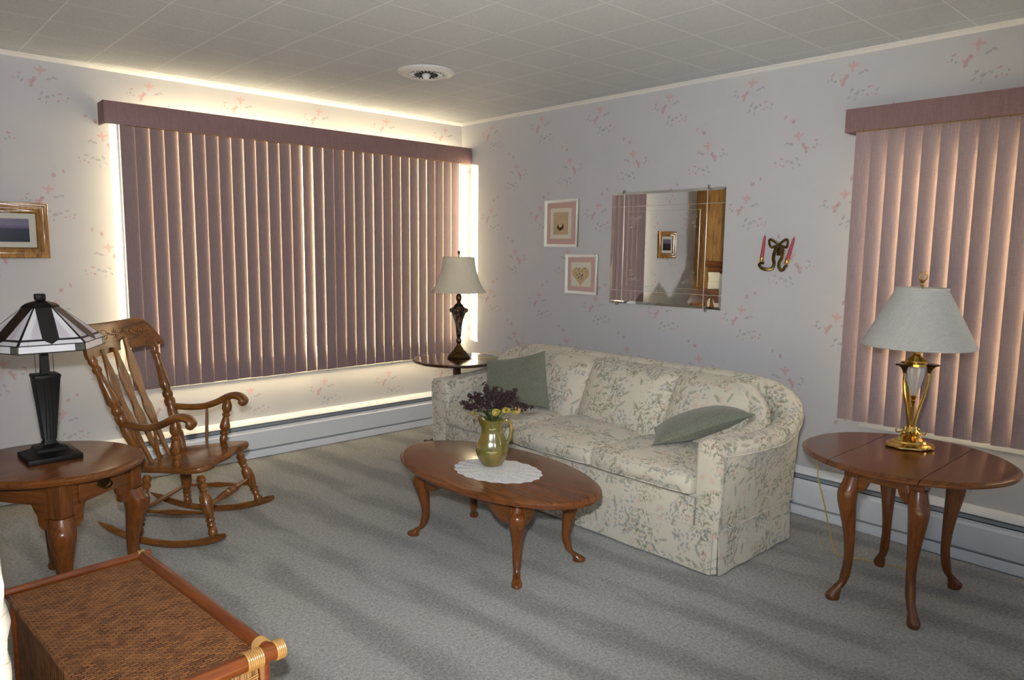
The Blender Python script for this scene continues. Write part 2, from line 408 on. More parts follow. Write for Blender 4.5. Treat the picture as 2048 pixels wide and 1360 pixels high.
# windows: reveal, frame, sheer diffuser added to glow in the sun behind the vanes
sheer = NT('added_sheer_diffuser')
tr = sheer.n('ShaderNodeBsdfTranslucent'); tr.inputs[0].default_value = (0.15, 0.15, 0.15, 1)
df = sheer.n('ShaderNodeBsdfDiffuse'); df.inputs[0].default_value = (0.8, 0.78, 0.72, 1)
tp = sheer.n('ShaderNodeBsdfTransparent'); m0 = sheer.n('ShaderNodeMixShader'); m0.inputs[0].default_value = .8
mx = sheer.n('ShaderNodeMixShader'); mx.inputs[0].default_value = .2
sheer.L(tr.outputs[0], mx.inputs[1]); sheer.L(df.outputs[0], mx.inputs[2])
sheer.L(mx.outputs[0], m0.inputs[1]); sheer.L(tp.outputs[0], m0.inputs[2]); sheer.L(m0.outputs[0], sheer.out.inputs[0])
def window(name, o0, o1, z0, z1, plane):
    def bx(a, u0, u1, d0, d1, h0, h1):
        if plane == 'A': a.box(u0, u1, d0, d1, h0, h1)
        else: a.box(d0, d1, u0, u1, h0, h1)
    a = MB(); e = .05
    bx(a, o0, o0+e, .035, .085, z0, z1); bx(a, o1-e, o1, .035, .085, z0, z1)
    bx(a, o0+e, o1-e, .035, .085, z0, z0+e); bx(a, o0+e, o1-e, .035, .085, z1-e, z1)
    mid = (o0+o1)/2; bx(a, mid-.03, mid+.03, .035, .085, z0+e, z1-e)
    fr = a.build(name, M['trimw'], bevel=.004); struct(fr)
    b = MB(); bx(b, o0+e, o1-e, .058, .062, z0+e, z1-e)
    pn = b.build('pane', sheer.m, fr)
    c = MB(); s = -1
    bx(c, o0-.03, o1+.02, -.022, .034, z0-.026, z0-.001)
    bx(c, o0-.02, o1+.01, -.012, -.001, z0-.12, z0-.027)
    c.build('window_sill', M['trimw'], fr, bevel=.003)
window('window_1', WIN_A[0], WIN_A[1], WIN_A[2], WIN_A[3], 'A')
window('window_2', WIN_B[0], WIN_B[1], WIN_B[2], WIN_B[3], 'B')

# added wall out of view, bounces sunlight into window 2
struct(MB().box(3.6, 3.75, -9, 1.5, -.5, 5.5).build('wall_bounce', plain('pale_bounce_wall', (0.5, 0.5, 0.5), .8), None))

# baseboard heaters
def heater(name, label, L, loc, rotz):
    """runs along local +x from 0..L, front faces local -y"""
    th = thing(name, label, 'baseboard heater', loc, rotz)
    def prof(sec, nm, mat):
        rs = [[(x, -d, h) for d, h in sec] for x in (0, L)]
        return MB().rings(rs).build(nm, mat, th, smooth=30)
    prof([(.001, .004), (.001, .262), (.020, .262), (.020, .004)], 'back_plate', M['white'])
    prof([(.0205, .248), (.0205, .262), (.062, .240), (.066, .234), (.060, .234)], 'top_cover', M['white'])
    prof([(.0205, .205), (.0205, .2335), (.052, .222), (.050, .205)], 'damper', M['slotgrey'])
    prof([(.021, .010), (.021, .2045), (.048, .2045), (.048, .010)], 'heating_core', M['darkslot'])
    prof([(.0485, .072), (.0485, .198), (.060, .203), (.0625, .200), (.0600, .190), (.0720, .180), (.0720, .072), (.0700, .066), (.056, .066)], 'front_panel', M['white'])
    prof([(.0485, .004), (.0485, .050), (.066, .054), (.0700, .050), (.0700, .004)], 'toe_strip', M['white'])
    prof([(.0485, .0505), (.0485, .0655), (.060, .0615), (.060, .0545)], 'lower_slot', M['slotgrey'])
    return th
heater('baseboard_heater', 'long white baseboard heater under the wide window blinds', 3.65, (XL+.005, 0, 0), 0)
heater('baseboard_heater', 'white baseboard heater behind the sofa and drop leaf table', 5.4, (0, -.075, 0), -PI/2)

# ---------------------------------------------------------------- vertical blinds
def vane_mesh(h, wv, curve):
    n = 8; rs = []
    for z in (0, h):
        front = []; back = []
        for i in range(n+1):
            u = -1+2*i/n; x = u*wv/2; y = -curve*(1-u*u)+curve*.5
            front.append((x, y, z)); back.append((x, y+.0012, z))
        rs.append((front, back))
    mb = MB()
    for i in range(n):
        f0, b0 = rs[0]; f1, b1 = rs[1]
        mb.cur = 0; mb.add([f0[i], f0[i+1], f1[i+1], f1[i]], [(0, 1, 2, 3)])
        mb.cur = 1; mb.add([b0[i], b0[i+1], b1[i+1], b1[i]], [(0, 3, 2, 1)])
    mb.cur = 0
    for a_, b_ in ((rs[0], rs[1]),):
        for k in (0, n): mb.add([a_[0][k], a_[1][k], b_[1][k], b_[0][k]], [(0, 1, 2, 3)])
    for r in rs: mb.add([*r[0], *reversed(r[1])], [tuple(range(2*n+2))])
    return mb
def blinds(name, label, loc, rotz, W_, z0, z1, ztop, n, sp, tilt, first, gaps, right_ret, curve, wv):
    """local +x runs along the wall to the viewer's right, room side is local -y, local y=0 is the wall"""
    th = thing(name, label, 'window blinds', loc, rotz)
    ve = .13
    a = MB(); a.box(0, W_, -ve, -ve+.010, z1-.012, ztop)
    a.box(0, .010, -ve+.010, -.002, z1-.012, ztop)
    if right_ret: a.box(W_-.010, W_, -ve+.010, -.002, z1-.012, ztop)
    v = a.build('valance', M['vanesel'], th, bevel=.002)
    li = MB(); li.box(.011, W_-.011, -ve+.0102, -ve+.0118, z1-.010, ztop-.001); li.build('valance_bounce_strip', M['vanewhite'], v)  # unseen white strip added to bounce sun onto the wall above
    MB().box(.02, W_-.02, -.102, -.084, z1+.040, z1+.058).build('headrail', M['vanewhite'], th, bevel=.003)
    h = z1+.03-z0
    proto = None
    for i in range(n):
        if proto is None:
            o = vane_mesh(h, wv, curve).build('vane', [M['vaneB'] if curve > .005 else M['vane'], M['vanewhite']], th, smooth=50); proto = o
        else:
            o = proto.copy(); COL.objects.link(o); o.parent = th
        x = first+i*sp
        t_ = tilt[0]+(tilt[1]-tilt[0])*i/(n-1)+random.uniform(-1, 1)*(.5 if curve < .005 else 1.2)+gaps.get(i, 0)
        o.location = (x, -.09, z0+random.uniform(-.002, .002)); o.rotation_euler = (0, 0, math.radians(t_))
    # brass beads on a line stand in for light gaps at the carrier hooks
    c = MB()
    for i in range(n):
        c.lathe([(.001, -.005), (.0055, -.002), (.0055, .002), (.001, .005)], 8, (first+i*sp, -ve-.004, z1-.014))
    c.tube([(first-.02, -ve-.004, z1-.0145), (first+(n-1)*sp+.02, -ve-.004, z1-.0145)], .0015, 6)
    c.build('hook_light_dots', M['brass'], th)
    return th
blinds('vertical_blinds', 'wide mauve vertical blinds with valance covering the long window, light glowing round them',
       (-2.674, 0, 0), 0, 2.668, .562, 2.118, 2.232, 31, .0802, (4.2, 3.4), .128, {4: 3, 8: 1.5, 14: 6, 15: 2, 20: 1.5, 26: 2}, True, .0012, .0826)
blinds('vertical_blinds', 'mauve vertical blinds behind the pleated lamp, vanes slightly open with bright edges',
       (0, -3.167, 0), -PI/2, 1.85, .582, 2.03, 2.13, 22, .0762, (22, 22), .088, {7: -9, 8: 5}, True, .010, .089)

# ---------------------------------------------------------------- fireplace on the left
t = NT('white_painted_brick'); co = t.co(); bk = t.n('ShaderNodeTexBrick'); t.L(t.mapping(co, (1, 1, 1), rot=(PI/2, 0, PI/2)), bk.inputs[0])
bk.inputs['Scale'].default_value = 4.6; bk.inputs['Mortar Size'].default_value = .012
bk.inputs['Color1'].default_value = (.78, .78, .78, 1); bk.inputs['Color2'].default_value = (.70, .71, .72, 1); bk.inputs['Mortar'].default_value = (.55, .55, .54, 1)
nn = t.noise(co, 18, 4); t.set(col=bk.outputs[0], rough=.7); t.bump(nn, .5, .02); M['whitebrick'] = t.m
fp = thing('fireplace', 'white painted rough stone fireplace with wooden mantel at left edge', 'fireplace', (XL, -1.6, 0))
mb = MB(); ny, nzv = 90, 40
def stone(y, z, d):
    q = Vector((y*2.2, z*7, d*3)); c = noise.noise(Vector((round(y/.21+(.5 if int(z/.075) % 2 else 0)), round(z/.075), 3.3)))
    return .012*noise.noise(q*2.1)+.014*c+.006*noise.noise(q*9)
vs = []; fs = []
prof = [(-.0, 1)] 
cols = []
for j in range(nzv+1):
    z = 1.195*j/nzv
    row = []
    # path: from wall at near end round to the front face and along
    path = [(0.0, -1.38), (.03, -1.385), (.06, -1.39), (.085, -1.392), (.098, -1.385)] + [(.103, -1.37+k*(2.72)/ny) for k in range(ny+1)] + [(.0, 1.352)]
    for k, (x, y) in enumerate(path):
        d = stone(y if k > 4 else x+9, z, 0)
        if k == 0 or k == len(path)-1: row.append((x+.001, y, z))
        elif k < 5: row.append((x+d*.8*(x/.1), y+d, z))
        else: row.append((max(.02, x+d-.006), y, z))
    cols.append(row)
for j in range(nzv):
    for k in range(len(cols[0])-1):
        fs.append((j*len(path)+k, j*len(path)+k+1, (j+1)*len(path)+k+1, (j+1)*len(path)+k))
fs.append(tuple(nzv*len(path)+k for k in range(len(path))))
mb.add([p for r in cols for p in r], fs); mb.build('stone_surround', M['whitebrick'], fp, smooth=60)
MB().box(.001, .118, -1.405, 1.40, 1.258, 1.322).build('mantel_shelf', M['cherry2'] if 'cherry2' in M else M['tableY'], fp, bevel=.006)
MB().box(.001, .095, -1.37, 1.36, 1.196, 1.257).build('mantel_cap', M['tableY'], fp, bevel=.004)

# ---------------------------------------------------------------- ceiling vent
vt = thing('ceiling_vent', 'round white ceiling air diffuser with louvres in a dark shaded opening', 'air vent', (-1.255, -1.225, CEIL))
MB().rings([[(r*math.cos(2*PI*j/48), r*math.sin(2*PI*j/48), z) for j in range(48)] for r, z in
            ((.165, 0), (.165, -.006), (.150, -.016), (.128, -.024), (.105, -.020), (.098, -.010), (.098, 0))], cap0=False, cap1=False).build('outer_ring', M['trimw'], vt)
MB().lathe([(.097, -.001), (.097, -.004)], 40).build('dark_shade_disc', M['darkslot'], vt)  # shade inside the vent opening put into the disc's dark colour
for r in (.085, .062, .040):
    MB().rings([[(q*math.cos(2*PI*j/40), q*math.sin(2*PI*j/40), z) for j in range(40)] for q, z in
                ((r, -.005), (r+.010, -.018), (r+.009, -.020), (r-.002, -.008))], cap0=False, cap1=False, loop=True).build('louvre_ring', M['darkslot'], vt)  # louvres coloured dark as well, for the shade inside
mb = MB()
for k in range(24):
    a_ = 2*PI*k/24; c_, s_ = math.cos(a_), math.sin(a_)
    mb.tube([(.070*c_, .070*s_, -.018), (.099*c_, .099*s_, -.019)], .003, 6)
mb.build('radial_bars', M['trimw'], vt)
MB().lathe([(.022, -.005), (.026, -.022), (.020, -.030), (.015, -.046), (.004, -.048)], 20).build('centre_knob', M['trimw'], vt)

# ---------------------------------------------------------------- pictures, mirror, sconce
def pic(name, label, loc, rotz, W_, H_, fw_, fd_, frame_mat, mats, cat='picture'):
    """built in local xz-plane, faces local -y; centre at origin"""
    th = thing(name, label, cat, loc, rotz)
    mb = MB(); ow, oh, iw, ih = W_/2, H_/2, W_/2-fw_, H_/2-fw_
    for (ax, az, bx_, bz, cx_, cz, dx_, dz_) in ((-ow, oh, ow, oh, iw, ih, -iw, ih), (ow, oh, ow, -oh, iw, -ih, iw, ih),
                                          (ow, -oh, -ow, -oh, -iw, -ih, iw, -ih), (-ow, -oh, -ow, oh, -iw, ih, -iw, -ih)):
        # mitred bar: outer edge a-b, inner edge c-d
        def pt(u, v, d):  # u 0..1 outer->inner, v end
            o_ = (ax, az) if v == 0 else (bx_, bz); i_ = (dx_, dz_) if v == 0 else (cx_, cz)
            return (o_[0]+(i_[0]-o_[0])*u, d, o_[1]+(i_[1]-o_[1])*u)
        sec = [(0, -.001), (0, -fd_*.8), (.12, -fd_), (.35, -fd_), (.5, -fd_*.86), (.62, -fd_*.9), (.78, -fd_*.62), (1, -fd_*.5), (1, -.001)]
        mb.rings([[pt(u, v, d) for u, d in sec] for v in (0, 1)])
    mb.build('frame', frame_mat, th, smooth=25)
    for nm, mw, mh, d, mt, extra in mats:
        MB().box(-mw/2, mw/2, -d, -d+.003, -mh/2, mh/2).build(nm, mt, th)
    return th
M['gold'] = wood('gold_wood_frame', (0.52, 0.27, 0.07), (0.13, 0.045, 0.012), 'Z', rough=.25)
M['silverf'] = plain('silver_white_frame', (0.78, 0.77, 0.72), .3, var=.05)
M['pinkmat'] = plain('pink_mat_board', (0.50, 0.33, 0.30), .9, var=.05)
M['cream'] = plain('cream_mat_board', (0.60, 0.58, 0.50), .9, var=.04)
M['tanp'] = plain('tan_paper', (0.47, 0.35, 0.20), .9, var=.08)
t = NT('dusk_flower_field_photo'); co = t.co(); sep = t.n('ShaderNodeSeparateXYZ'); t.L(co, sep.inputs[0])
n_ = t.noise(co, 70, 3, .7, color=True); hill = t.ramp(t.rng(sep.outputs['Z'], -.06, .06), (0, (.004, .008, .008)), (.55, (.02, .02, .045)), (.62, (.10, .07, .14)), (.75, (.16, .14, .22)))
t.set(col=t.mix(.35, hill, t.mix(1.0, hill, n_, 'OVERLAY')), rough=.25); M['photo'] = t.m
pic('picture_frame', 'gold wooden frame with white mat and dark landscape photo, left of the window', (-3.124, 0, 1.5), 0, .335, .30, .058, .034,
    M['gold'], [('backing', .245, .21, .010, M['cream'], 0), ('photo', .155, .125, .0135, M['photo'], 0)])
p1 = pic('picture_frame', 'upper small white frame with pink mat and nest print on tan paper', (0, -1.139, 1.616), -PI/2, .322, .335, .021, .020,
    M['silverf'], [('pink_mat', .29, .30, .008, M['pinkmat'], 0), ('cream_mat', .205, .215, .0115, M['cream'], 0), ('tan_print', .140, .158, .015, M['tanp'], 0)])
def motif(parent, name, items, d, mat_list):
    mb = MB()
    for x, z, a, b, rot, k in items:
        mb.cur = k; pl = []
        for i in range(10):
            an = 2*PI*i/10; ex, ez = a*math.cos(an), b*math.sin(an); c_, s_ = math.cos(rot), math.sin(rot)
            pl.append((x+ex*c_-ez*s_, z+ex*s_+ez*c_))
        mb.rings([[(px, -d, pz) for px, pz in pl], [(px, -d-.0008, pz) for px, pz in pl]])
    mb.build(name, mat_list, parent)
dk = plain('dried_brown', (0.07, 0.045, 0.03), .9); yl = plain('dried_yellow', (0.40, 0.30, 0.06), .9); gy = plain('dried_white', (.5, .48, .42), .9); rd = plain('dried_rust', (.30, .12, .05), .9)
it = []
for k in range(22):
    a_ = random.uniform(PI*1.0, PI*2.05); r_ = random.uniform(.012, .032)
    it.append((r_*math.cos(a_)*1.1, -.018+r_*math.sin(a_)*.9, .014, .0034, a_+PI/2+random.uniform(-.5, .5), random.choice((0, 0, 1, 3))))
motif(p1, 'yellow_mark', [(-.012, .045, .006, .003, .6, 1)], .0183, [dk, yl]); motif(p1, 'yellow_mark', [(.010, .046, .006, .003, -.6, 1)], .0183, [dk, yl])
it += [(-.004, -.014, .008, .006, .3, 2), (.008, -.018, .007, .005, 0, 2)]
motif(p1, 'nest_print', it, .0183, [dk, yl, gy, rd])
p2 = pic('picture_frame', 'lower small white frame with pink mat and tan heart of pressed flowers', (0, -1.342, 1.260), -PI/2, .296, .278, .021, .020,
    M['silverf'], [('pink_mat', .262, .245, .008, M['pinkmat'], 0), ('cream_mat', .185, .170, .0115, M['cream'], 0)])
hp = []
for i in range(48):
    a_ = 2*PI*i/48; hp.append((.0050*16*math.sin(a_)**3*.97, -.0055+.0050*(13*math.cos(a_)-5*math.cos(2*a_)-2*math.cos(3*a_)-math.cos(4*a_))*.92))
hp.reverse()
MB().rings([[(x, -.0145, z) for x, z in hp], [(x, -.0165, z) for x, z in hp]]).build('tan_heart', M['tanp'], p2)
it = [(random.gauss(0, .028), random.gauss(.0, .024), random.uniform(.003, .007), random.uniform(.002, .004), random.uniform(0, 3), random.choice((0, 0, 1, 2, 3))) for _ in range(34)]
it = [i for i in it if abs(i[0]) < .055 and -.05 < i[1] < .045 and abs(i[0]) < .045+i[1]]
motif(p2, 'pressed_flowers', it, .0168, [dk, yl, gy, rd])

# mirror
t = NT('mirror_glass'); t.set(col=(.86, .88, .86), rough=0.0, metal=1.0); M['mirror'] = t.m
t = NT('etched_mirror_line'); t.set(col=(.66, .64, .58), rough=.3, metal=.6); M['etch'] = t.m
mr = thing('wall_mirror', 'rectangular frameless mirror with etched lines, right of two small pink picture frames', 'mirror', (0, -2.029, 1.444), -PI/2)
mw, mh = .838, .722
MT = MB(); bz = .016
o_ = [(-mw/2, -mh/2), (mw/2, -mh/2), (mw/2, mh/2), (-mw/2, mh/2)]; i_ = [(x*(1-2*bz/mw), z*(1-2*bz/mh)) for x, z in o_]
MT.rings([[(x, -.006, z) for x, z in o_], [(x, -.010, z) for x, z in o_], [(x, -.0125, z) for x, z in i_]], cap0=True, cap1=True)
glass = MT.build('mirror_glass', M['mirror'], mr, smooth=1)
glass.rotation_euler = (0, 0, math.radians(1.0)); 
ln = MB()
for x in (-mw/2+.103, mw/2-.120): ln.box(x-.0018, x+.0018, -.0134, -.0127, -mh/2+.004, mh/2-.004)
for z in (mh/2-.092, -mh/2+.085): ln.box(-mw/2+.004, mw/2-.004, -.0134, -.0127, z-.0016, z+.0016)
for x in (mw/2-.165,): ln.box(x-.001, x+.001, -.0134, -.0127, -mh/2+.13, mh/2-.13)
for z in (mh/2-.125, -mh/2+.118): ln.box(-mw/2+.14, mw/2-.16, -.0134, -.0127, z-.0008, z+.0008)
def scroll(mb, cx_, cz, sx_, sz_):
    for (ox, oz, r_) in ((0, 0, .018), (.034, .006, .014), (.006, .034, .014), (.060, -.002, .010), (-.004, .060, .010)):
        pts = [(cx_+sx_*(ox+r_*(1-k/26)*math.cos(k*.42)), -.0131, cz+sz_*(oz+r_*(1-k/26)*math.sin(k*.42))) for k in range(20)]
        mb.tube(pts, .0007, 4)
scroll(ln, mw/2-.20, mh/2-.165, -1, -1); scroll(ln, mw/2-.20, -mh/2+.155, -1, 1); scroll(ln, -mw/2+.17, mh/2-.165, 1, -1); scroll(ln, -mw/2+.17, -mh/2+.155, 1, 1)
le = ln.build('etched_lines', M['etch'], mr); le.rotation_euler = (0, 0, math.radians(1.0))
chrome = plain('chrome_clip', (.5, .5, .5), .2, metal=1.0)
for x, z in ((-mw/2+.095, mh/2), (mw/2-.11, mh/2), (-mw/2+.06, -mh/2), (mw/2-.10, -mh/2)):
    s_ = 1 if z > 0 else -1
    mb = MB(); mb.box(x-.006, x+.006, -.0165, -.001, z+s_*.001 if s_ > 0 else z-.016, z+.016 if s_ > 0 else z-.001)
    mb.box(x-.006, x+.006, -.0185, -.0166, min(z-s_*.010, z+s_*.016), max(z-s_*.010, z+s_*.016))
    mb.build('mirror_clip', chrome, mr, bevel=.001)

# brass bow sconce + candles
sco = thing('candle_sconce', 'brass ribbon bow wall sconce holding two red candles', 'candle sconce', (0, -2.803, 1.44), -PI/2)
mb = MB()
def rib(pts, wd, n=10):
    P = catmull(pts, n); mb.tube(P, [(wd, .0045)]*len(P), 8, updir=(0, -1, 0))
Y = -.022
loopL = [(0, Y, .030), (-.020, Y-.008, .045), (-.044, Y-.012, .058), (-.054, Y-.010, .050), (-.050, Y-.006, .025), (-.040, Y, .016), (-.018, Y, .022), (0, Y, .026)]
rib(loopL, .0075); rib([(-x, y, z) for x, y, z in loopL], .0075)
bow = mb; mb = MB()
armL = [(-.012, Y, .022), (-.022, Y-.004, -.010), (-.026, Y-.008, -.045), (-.018, Y-.012, -.075), (-.026, Y-.020, -.100), (-.050, Y-.030, -.106), (-.078, Y-.036, -.098), (-.092, Y-.038, -.082), (-.080, Y-.038, -.070), (-.066, Y-.038, -.072)]
P = catmull(armL, 8); mb.tube(P, [(.0115-.0035*i/len(P), .006) for i in range(len(P))], 8, updir=(0, -1, 0))
armR = [(.012, Y, .022), (.024, Y-.004, -.005), (.024, Y-.008, -.040), (.012, Y-.010, -.065), (.014, Y-.018, -.090), (.030, Y-.028, -.108), (.048, Y-.034, -.104), (.060, Y-.038, -.088), (.072, Y-.038, -.082)]
P = catmull(armR, 8); mb.tube(P, [(.0115-.0035*i/len(P), .006) for i in range(len(P))], 8, updir=(0, -1, 0))
mb.build('ribbon_arms', M['bronze'], sco); bow.build('bow', M['bronze'], sco)
MB().lathe([(.002, 0), (.012, .003), (.015, .012), (.010, .02), (.002, .022)], 16, (0, Y-.004, .016)).build('knot', M['bronze'], sco)
MB().box(-.014, .014, Y+.003, -.001, -.03, .02).build('wall_plate', M['bronze'], sco, bevel=.002)
wax = plain('red_candle_wax', (0.36, 0.025, 0.050), .4, var=.05)
for cx_, cz, tx, lab in ((-.080, -.064, .012, 'red taper candle in the left cup of the brass sconce, nearly upright'), (.066, -.070, .034, 'red taper candle in the right cup of the brass sconce, leaning right')):
    yy = Y-.038; ax_ = Vector((tx, 0, .13)).normalized()
    b_ = Vector((cx_, yy, cz))
    MB().turned(b_-ax_*.003, b_+ax_*.026, [(0, .007), (.1, .011), (.5, .0105), (.85, .012), (.95, .015), (1, .015)]).build('candle_cup', M['brass'], sco)
    cdl = thing('candle', lab, 'candle', (0, -2.803+0, 1.44), -PI/2)
    p0 = b_+ax_*.0262; p1_ = b_+ax_*.142
    MB().turned(p0, p1_, [(0, .0105), (.5, .0085), (.9, .0062), (.97, .005), (1, .002)]).build('wax', wax, cdl)
    MB().turned(p1_, p1_+ax_*.010, [(0, .001), (1, .001)], 6).build('wick', M['black'], cdl)

# ---------------------------------------------------------------- queen anne legs
def qa_leg(top, foot, ztop, s=1.0, knee=.036, ankle=.0135, toe=.030):
    """top (x,y), foot (x,y) centres; returns MB. leg bows out at the knee, in at the ankle, toe points outward"""
    tx, ty = top; fx, fy = foot; d = Vector((fx-tx, fy-ty)); L = d.length; d = d/L if L > 1e-6 else Vector((1, 0))
    n = Vector((-d.y, d.x))
    # (h fraction, offset along d (m), radius along d, radius across)
    K = knee*s
    st = [(1.0, .000, K*.86, K*.86), (.93, .008, K*.98, K*.95), (.88, .018, K*1.05, K), (.80, .020, K*.98, K*.95), (.70, .013, K*.82, K*.82), (.58, .004, K*.66, K*.66),
          (.45, -.002, K*.53, K*.53), (.32, -.003, K*.48, K*.48), (.20, -.001+L*.15, ankle*s*1.16, ankle*s*1.16), (.145, L*.30, ankle*s*1.02, ankle*s), (.112, L*.58, ankle*s*1.15, ankle*s*1.08),
          (.088, L*.82, toe*s*.66, toe*s*.58), (.064, L-.001, toe*s*.84, toe*s*.70), (.040, L+.006, toe*s*.98, toe*s*.78), (.018, L+.006, toe*s*.98, toe*s*.78), (.0, L+.003, toe*s*.84, toe*s*.66)]
    rs = []
    seg = 16
    for h, off, ra, rb in st:
        hz = ztop*h if h > .12 else ztop*h
        c = Vector((tx, ty))+d*off
        sq = 1.0
        ring = []
        for j in range(seg):
            a_ = 2*PI*j/seg; ca, sa = math.cos(a_), math.sin(a_)
            k = 1.0
            if sq < 1: k = 1/(abs(ca)**4+abs(sa)**4)**.25*.94; k = 1+(k-1)*.7
            p_ = c+d*(ra*ca*k)+n*(rb*sa*k); ring.append((p_.x, p_.y, hz))
        rs.append(ring)
    # smooth in z by catmull on rings
    out = []
    for i in range(len(rs)-1):
        a0 = rs[max(i-1, 0)]; a1 = rs[i]; a2 = rs[i+1]; a3 = rs[min(i+2, len(rs)-1)]
        for q in range(3):
            t_ = q/3
            out.append([tuple(.5*((2*Vector(b))+(Vector(c)-Vector(a_))*t_+(2*Vector(a_)-5*Vector(b)+4*Vector(c)-Vector(e))*t_*t_+(3*Vector(b)-Vector(a_)-3*Vector(c)+Vector(e))*t_**3)) for a_, b, c, e in zip(a0, a1, a2, a3)])
    out.append(rs[-1])
    return MB().rings(out)
def oval_top(a, b, z, th, c=(0, 0), edge=.012, n=80, clip=None):
    """moulded edge; top surface at z"""
    lv = [(-.030, z-th), (-.012, z-th), (-.004, z-th+.004), (0, z-th*.62), (0, z-th*.48), (-.007, z-th*.40), (-.009, z-th*.30), (-.016, z-.002), (-.024, z)]
    rs = [[(c[0]+(a+d)*math.cos(2*PI*i/n), c[1]+(b+d)*math.sin(2*PI*i/n), h) for i in range(n)] for d, h in lv]
    return MB().rings(rs)
def apron_poly(L, h, drop=.0, kind='scallop', n=40):
    """outline in (u, z) from z=0 (top) down; ears deep at the ends"""
    pts = [(-L/2, 0)]
    low = []
    for i in range(n+1):
        u = -1+2*i/n; au = abs(u)
        if kind == 'ear':      # deep rounded bracket near legs, shallow middle
            e = max(0, (au-.55)/.45); z = -h*(.56+.44*math.sin(min(1, e*1.25)*PI/2)**.8) if au > .55 else -h*.56+.10*h*math.cos(au/.55*PI/2)*0
            if au > .955: z = -h*.98
        else: z = -h*(.62+.38*(au**6))
        low.append((u*L/2, z))
    poly = [(-L/2, 0)]+low+[(L/2, 0)]
    return poly
def apron(L, h, ztop, c, ang, th=.018, kind='ear'):
    poly = apron_poly(L, h, kind=kind)
    Mx = Matrix.Translation((c[0], c[1], ztop)) @ Matrix.Rotation(ang, 4, 'Z') @ Matrix.Rotation(PI/2, 4, 'X')
    return MB().prism(poly, -th/2, th/2, Mx)

# coffee table
ct = thing('coffee_table', 'oval oak coffee table with curved legs in front of the sofa', 'coffee table', (-1.617, -2.25, 0))
oval_top(.332, .610, .400, .030).build('tabletop', M['tableY'], ct)
fx, fy = .200, .380; lx, ly = .158, .335
for sx_ in (-1, 1):
    for sy_ in (-1, 1):
        qa_leg((sx_*lx, sy_*ly), (sx_*(fx-.005), sy_*(fy-.005)), .338, 1.0, .041, .0150, .030).build('leg', M['tableZ'], ct)
for sx_ in (-1, 1):
    apron(2*ly-.058, .118, .3695, (sx_*(lx+.010), 0), PI/2, .028).build('apron', M['tableY'], ct, bevel=.003)
for sy_ in (-1, 1):
    apron(2*lx-.050, .118, .3695, (0, sy_*(ly+.010)), 0, .028, kind='ear').build('apron', M['tableX'], ct, bevel=.003)
for sx_ in (-1, 1):
    for sy_ in (-1, 1):
        MB().box(sx_*lx-.028, sx_*lx+.028, sy_*ly-.028, sy_*ly+.028, .338, .3695).build('corner_block', M['tableZ'], ct, bevel=.003)

# doily
dz_ = thing('doily', 'round white lace doily with scalloped rim on the coffee table', 'doily', (-1.640, -2.305, .400), .19)
mb = MB(); n = 120
lv = [(0.0, .0022), (.25, .0022), (.5, .0024), (.75, .0022), (.93, .0026), (1.0, .0016)]
rs = []
for f, h in lv[1:]:
    rs.append([((.168*f*(1+.022*math.sin(i*2*PI/n*20)*f))*math.cos(2*PI*i/n), (.222*f*(1+.022*math.sin(i*2*PI/n*20)*f))*math.sin(2*PI*i/n), h+.0012*math.sin(i*.9)*f) for i in range(n)])
bot = [(x, y, .0003) for x, y, z in rs[-1]]
mb.rings([bot]+rs[::-1])
t = NT('white_lace'); co = t.co(); vo = t.n('ShaderNodeTexVoronoi'); t.L(co, vo.inputs['Vector']); vo.inputs['Scale'].default_value = 90
t.set(col=t.mix(t.rng(vo.outputs['Distance'], .2, .6), (.78, .79, .80), (.62, .63, .66)), rough=.9); t.bump(vo.outputs['Distance'], .3, .003)
mb.build('lace_mat', t.m, dz_)

# pitcher
pt_ = thing('pitcher', 'glazed olive and amber ceramic pitcher on the doily', 'pitcher', (-1.602, -2.222, .4033), math.radians(-43))
t = NT('olive_amber_glaze'); co = t.co()
t.set(col=t.ramp(t.noise(co, 14, 3, .6), (.35, (.10, .095, .018)), (.68, (.27, .145, .028)), (.52, (.165, .135, .028))), rough=.12, coat=.6); M['glaze'] = t.m
seg = 36; prof = [(.036, 0), (.046, .002), (.060, .020), (.071, .045), (.076, .070), (.073, .095), (.062, .125), (.051, .155), (.045, .180), (.047, .200), (.052, .216), (.055, .222)]
rs = []
for r_, z_ in prof:
    ring = []
    for j in range(seg):
        a_ = 2*PI*j/seg; rr = r_*(1+(.05*math.cos(6*a_) if .05 < z_ < .19 else .02*math.cos(6*a_)))
        if z_ > .17:  # spout to local -x
            k = max(0, math.cos(a_-PI))**3; rr += k*.022*((z_-.17)/.052)
        ring.append((rr*math.cos(a_), rr*math.sin(a_), z_+(.012*max(0, math.cos(a_-PI))**3 if z_ > .2 else 0)))
    rs.append(ring)
inner = [[(x*.90, y*.90, z_-.0005) for x, y, z_ in rs[-1]], [(x*.84, y*.84, z_) for x, y, z_ in rs[-3]], [(x*.85, y*.85, z_) for x, y, z_ in rs[6]]]
MB().rings(rs+inner).build('body', M['glaze'], pt_)
hp_ = catmull([(.050, 0, .205), (.066, 0, .216), (.084, 0, .205), (.091, 0, .170), (.084, 0, .130), (.064, 0, .098)], 8)
MB().tube(hp_, [(.009, .006)]*len(hp_), 10, updir=(0, 1, 0)).build('handle', M['glaze'], pt_)

